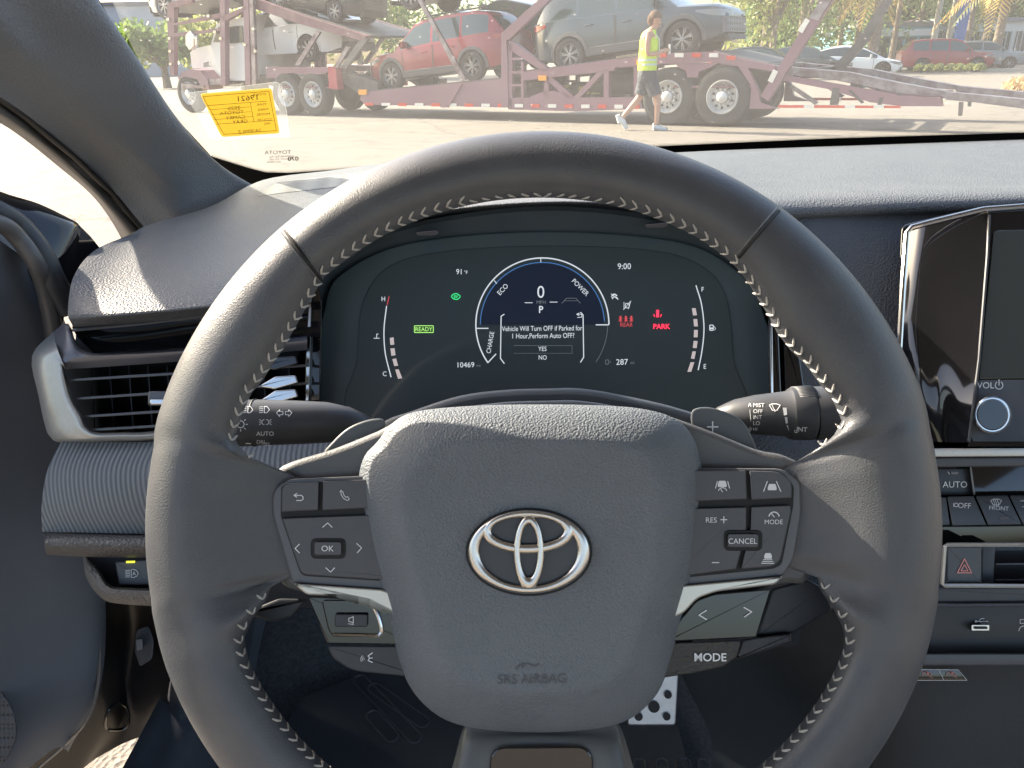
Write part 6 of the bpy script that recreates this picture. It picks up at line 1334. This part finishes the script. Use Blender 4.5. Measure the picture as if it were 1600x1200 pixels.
# ---------------------------------------------------------------- the walking person
def person():
    gy = Zp(1024, 203, 0); s = 1.0; dist = (gy - CAM).dot(FW); mpp = dist / F
    def q(px, py, dy=0): p = PL(px, py, Vector((gy.x, gy.y, 0)), Vector((0, 1, 0))); return p + Vector((0, dy, 0))
    t = thing('person', 'man in yellow safety vest and dark shorts walking to the right past the trailer', 'person', (gy.x, gy.y, 0))
    bm = bmesh.new(); sk = bm.verts.layers.skin.verify(); V_ = {}
    def v(nm, p, r_): x = bm.verts.new(p); x[sk].radius = (r_, r_) if not hasattr(r_, '__len__') else r_; V_[nm] = x; return x
    def e(*ns):
        for a, b in zip(ns, ns[1:]): bm.edges.new((V_[a], V_[b]))
    # side view, facing +x ; near arm/leg at -y
    v('pel', q(1011, 108), (.135, .15)); v('sp1', q(1012, 92), (.125, .15)); v('sp2', q(1015, 72), (.125, .17)); v('sp3', q(1014, 56), (.11, .17)); v('nk', q(1020, 46), .058); v('nk2', q(1023, 41), .056)
    v('hd0', q(1025, 36), (.075, .072)); v('hd1', q(1025.5, 30), (.098, .078)); v('hd2', q(1026, 25), (.085, .068))
    e('pel', 'sp1', 'sp2', 'sp3', 'nk', 'nk2', 'hd0', 'hd1', 'hd2')
    for sd, sg in (('n', -1), ('f', 1)):
        y = .19 * sg
        v('sh' + sd, q(1011, 54, y), .062); v('ua' + sd, q(1008, 68, y * 1.15), .050); v('el' + sd, q(1008 + (2 if sg > 0 else 0), 85, y * 1.15), .042); v('fa' + sd, q(1022, 84, y * .9), .038); v('wr' + sd, q(1034, 81, y * .55), .026); v('ha' + sd, q(1039, 79.5, y * .42), (.036, .018))
        e('sp3', 'sh' + sd, 'ua' + sd, 'el' + sd, 'fa' + sd, 'wr' + sd, 'ha' + sd)
        for i in range(4): 
            v('f%d' % i + sd, q(1042.5 + .3 * i, 80.2 - i * .9, y * .42 - .005 * i * sg), .009); v('g%d' % i + sd, q(1045 + (.8 if i in (1, 2) else 0), 79.2 - i * .9, y * .3), .007); e('ha' + sd, 'f%d' % i + sd, 'g%d' % i + sd)
        v('th' + sd, q(1039.5, 76.5, y * .25), .010); v('ti' + sd, q(1042, 75.5, y * .2), .008); e('ha' + sd, 'th' + sd, 'ti' + sd)
        if sg < 0: L_ = [(1015, 118), (1021, 138), (1025, 152), (1026, 166), (1024.5, 190), (1024, 196)]
        else: L_ = [(1009, 118), (1005, 138), (1001, 152), (991, 164), (976, 181), (973, 186)]
        for nm, (x_, y_), r_ in zip(('hp', 'th_', 'kn', 'ca', 'sm', 'an'), L_, (.095, .085, .062, .058, .040, .042)): v(nm + sd, q(x_, y_, .085 * sg), r_)
        foot = [(1033, 200.5), (1040, 201)] if sg < 0 else [(977, 196), (979, 200)]
        v('f1' + sd, q(*foot[0], .085 * sg), .040); v('f2' + sd, q(*foot[1], .085 * sg), .030)
        e('pel', 'hp' + sd, 'th_' + sd, 'kn' + sd, 'ca' + sd, 'sm' + sd, 'an' + sd, 'f1' + sd, 'f2' + sd)
    V_['pel'][sk].use_root = True
    me = bpy.data.meshes.new('p'); bm.to_mesh(me); bm.free(); o = bpy.data.objects.new('p', me); COL.objects.link(o)
    m1 = o.modifiers.new('s', 'SKIN'); m1.use_smooth_shade = True; m2 = o.modifiers.new('b', 'SUBSURF'); m2.levels = 2; m2.render_levels = 2
    bpy.context.view_layer.update(); me2 = bpy.data.meshes.new_from_object(o.evaluated_get(bpy.context.evaluated_depsgraph_get())); bpy.data.objects.remove(o)
    me2.name = 'body'; b = bpy.data.objects.new('body', me2); COL.objects.link(b); b.parent = t; b.matrix_parent_inverse = t.matrix_basis.inverted(); me2.materials.append(mat('skin', (.50, .27, .18), .5)); me2.shade_smooth()
    def ring(px, py, rx, ry, dpx=0, n=16, tilt=0): 
        c = q(px, py); return [c + Vector((rx * math.cos(a), ry * math.sin(a), tilt * math.cos(a))) for a in [2 * math.pi * i / n for i in range(n)]]
    n = MB(); n.grid([ring(1011, 110, .155, .19), ring(1011.5, 104, .16, .20), ring(1012, 90, .152, .195), ring(1014, 74, .16, .205), ring(1014, 62, .148, .205), ring(1014, 53, .12, .19), ring(1017, 48, .085, .12), ring(1018.5, 46.5, .07, .075)], close_v=True); n.build('safety_vest', mat('vest_yellow', (.62, .80, .04), .6, bump=('noise', 9, .06)), t)
    n = MB()
    for y in (92, 99): n.grid([ring(1012, y, .160, .203), ring(1012, y + 3.4, .161, .204)], close_v=True)
    for sg in (-1, 1): n.tube([q(1003, 60, sg * .1), q(1009, 49, sg * .11), q(1021, 50, sg * .1), q(1028, 62, sg * .1), q(1028.5, 90, sg * .1)], .014, 6)
    n.build('reflective_band', mat('vest_band', (.55, .62, .50), .4), t)
    n = MB(); n.grid([ring(1011, 106, .15, .185), ring(1011, 114, .158, .19), ring(1011, 122, .165, .19), ring(1012, 128, .17, .18)], close_v=True)
    for L_, y in (([(1014, 120), (1019, 136), (1023, 148)], -.085), ([(1009, 120), (1006, 136), (1002, 149)], .085)): n.tube([q(a, b_, y) for a, b_ in L_], [.118, .112, .106], 14, cap=False)
    n.build('shorts', mat('shorts_navy', (.035, .045, .06), .7, bump=('noise', 8, .05)), t)
    n = MB()
    n.surf([[q(x, y_, -.085 + dy) for x, y_ in ((1019.5, 192), (1019, 202.5), (1030, 203.5), (1045, 203), (1044, 200), (1034, 196), (1027, 191))] for dy in (-.05, -.02, .02, .05)], 3, 3)
    n.tube([q(1021, 197, -.085), q(1030, 200, -.085), q(1041, 201.5, -.085)], [.052, .052, .034], 10)
    n.tube([q(971, 184, .085), q(975, 193, .085), q(980, 202, .085)], [.048, .052, .034], 10); n.tube([q(966, 180, .085), q(970, 192, .085)], [.04, .045], 10)
    n.build('shoes', mat('shoe_white', (.70, .72, .72), .6), t)
    n = MB(); c = q(1024.5, 28.5); n.grid([[c + Vector((.112 * math.cos(a) * math.sin(b_) - .008, .092 * math.sin(a) * math.sin(b_), .125 * math.cos(b_))) for a in [2 * math.pi * i / 16 for i in range(16)]] for b_ in [math.pi * .5 * j / 6 * (1.0) for j in range(7)]], close_v=True); 
    n.tube([c + Vector((-.07, 0, .03)), c + Vector((-.085, 0, -.05)), c + Vector((-.07, 0, -.10))], [.06, .055, .03], 10); n.build('hair', mat('hair_ginger', (.13, .07, .04), .8, bump=('noise', 60, .02)), t)
    n = MB(); n.tube([q(1030, 33), q(1032, 35.5), q(1030.5, 37)], [.012, .016, .010], 6); n.tube([q(1029, 40, 0), q(1029.5, 42.5, 0)], [.045, .03], 8); n.tube([q(1023, 32, -.088), q(1023, 36, -.09)], [.016, .010], 6); n.build('face', mat('skin', (.5, .27, .18)), t)
    n = MB(); n.box(q(1046, 77, -.02), .02, .075, .15); n.build('held_card', mat('card_white', (.7, .7, .7), .5), t)
person()
for o in list(bpy.data.objects):
    if 'wm' in o.keys(): del o['wm']
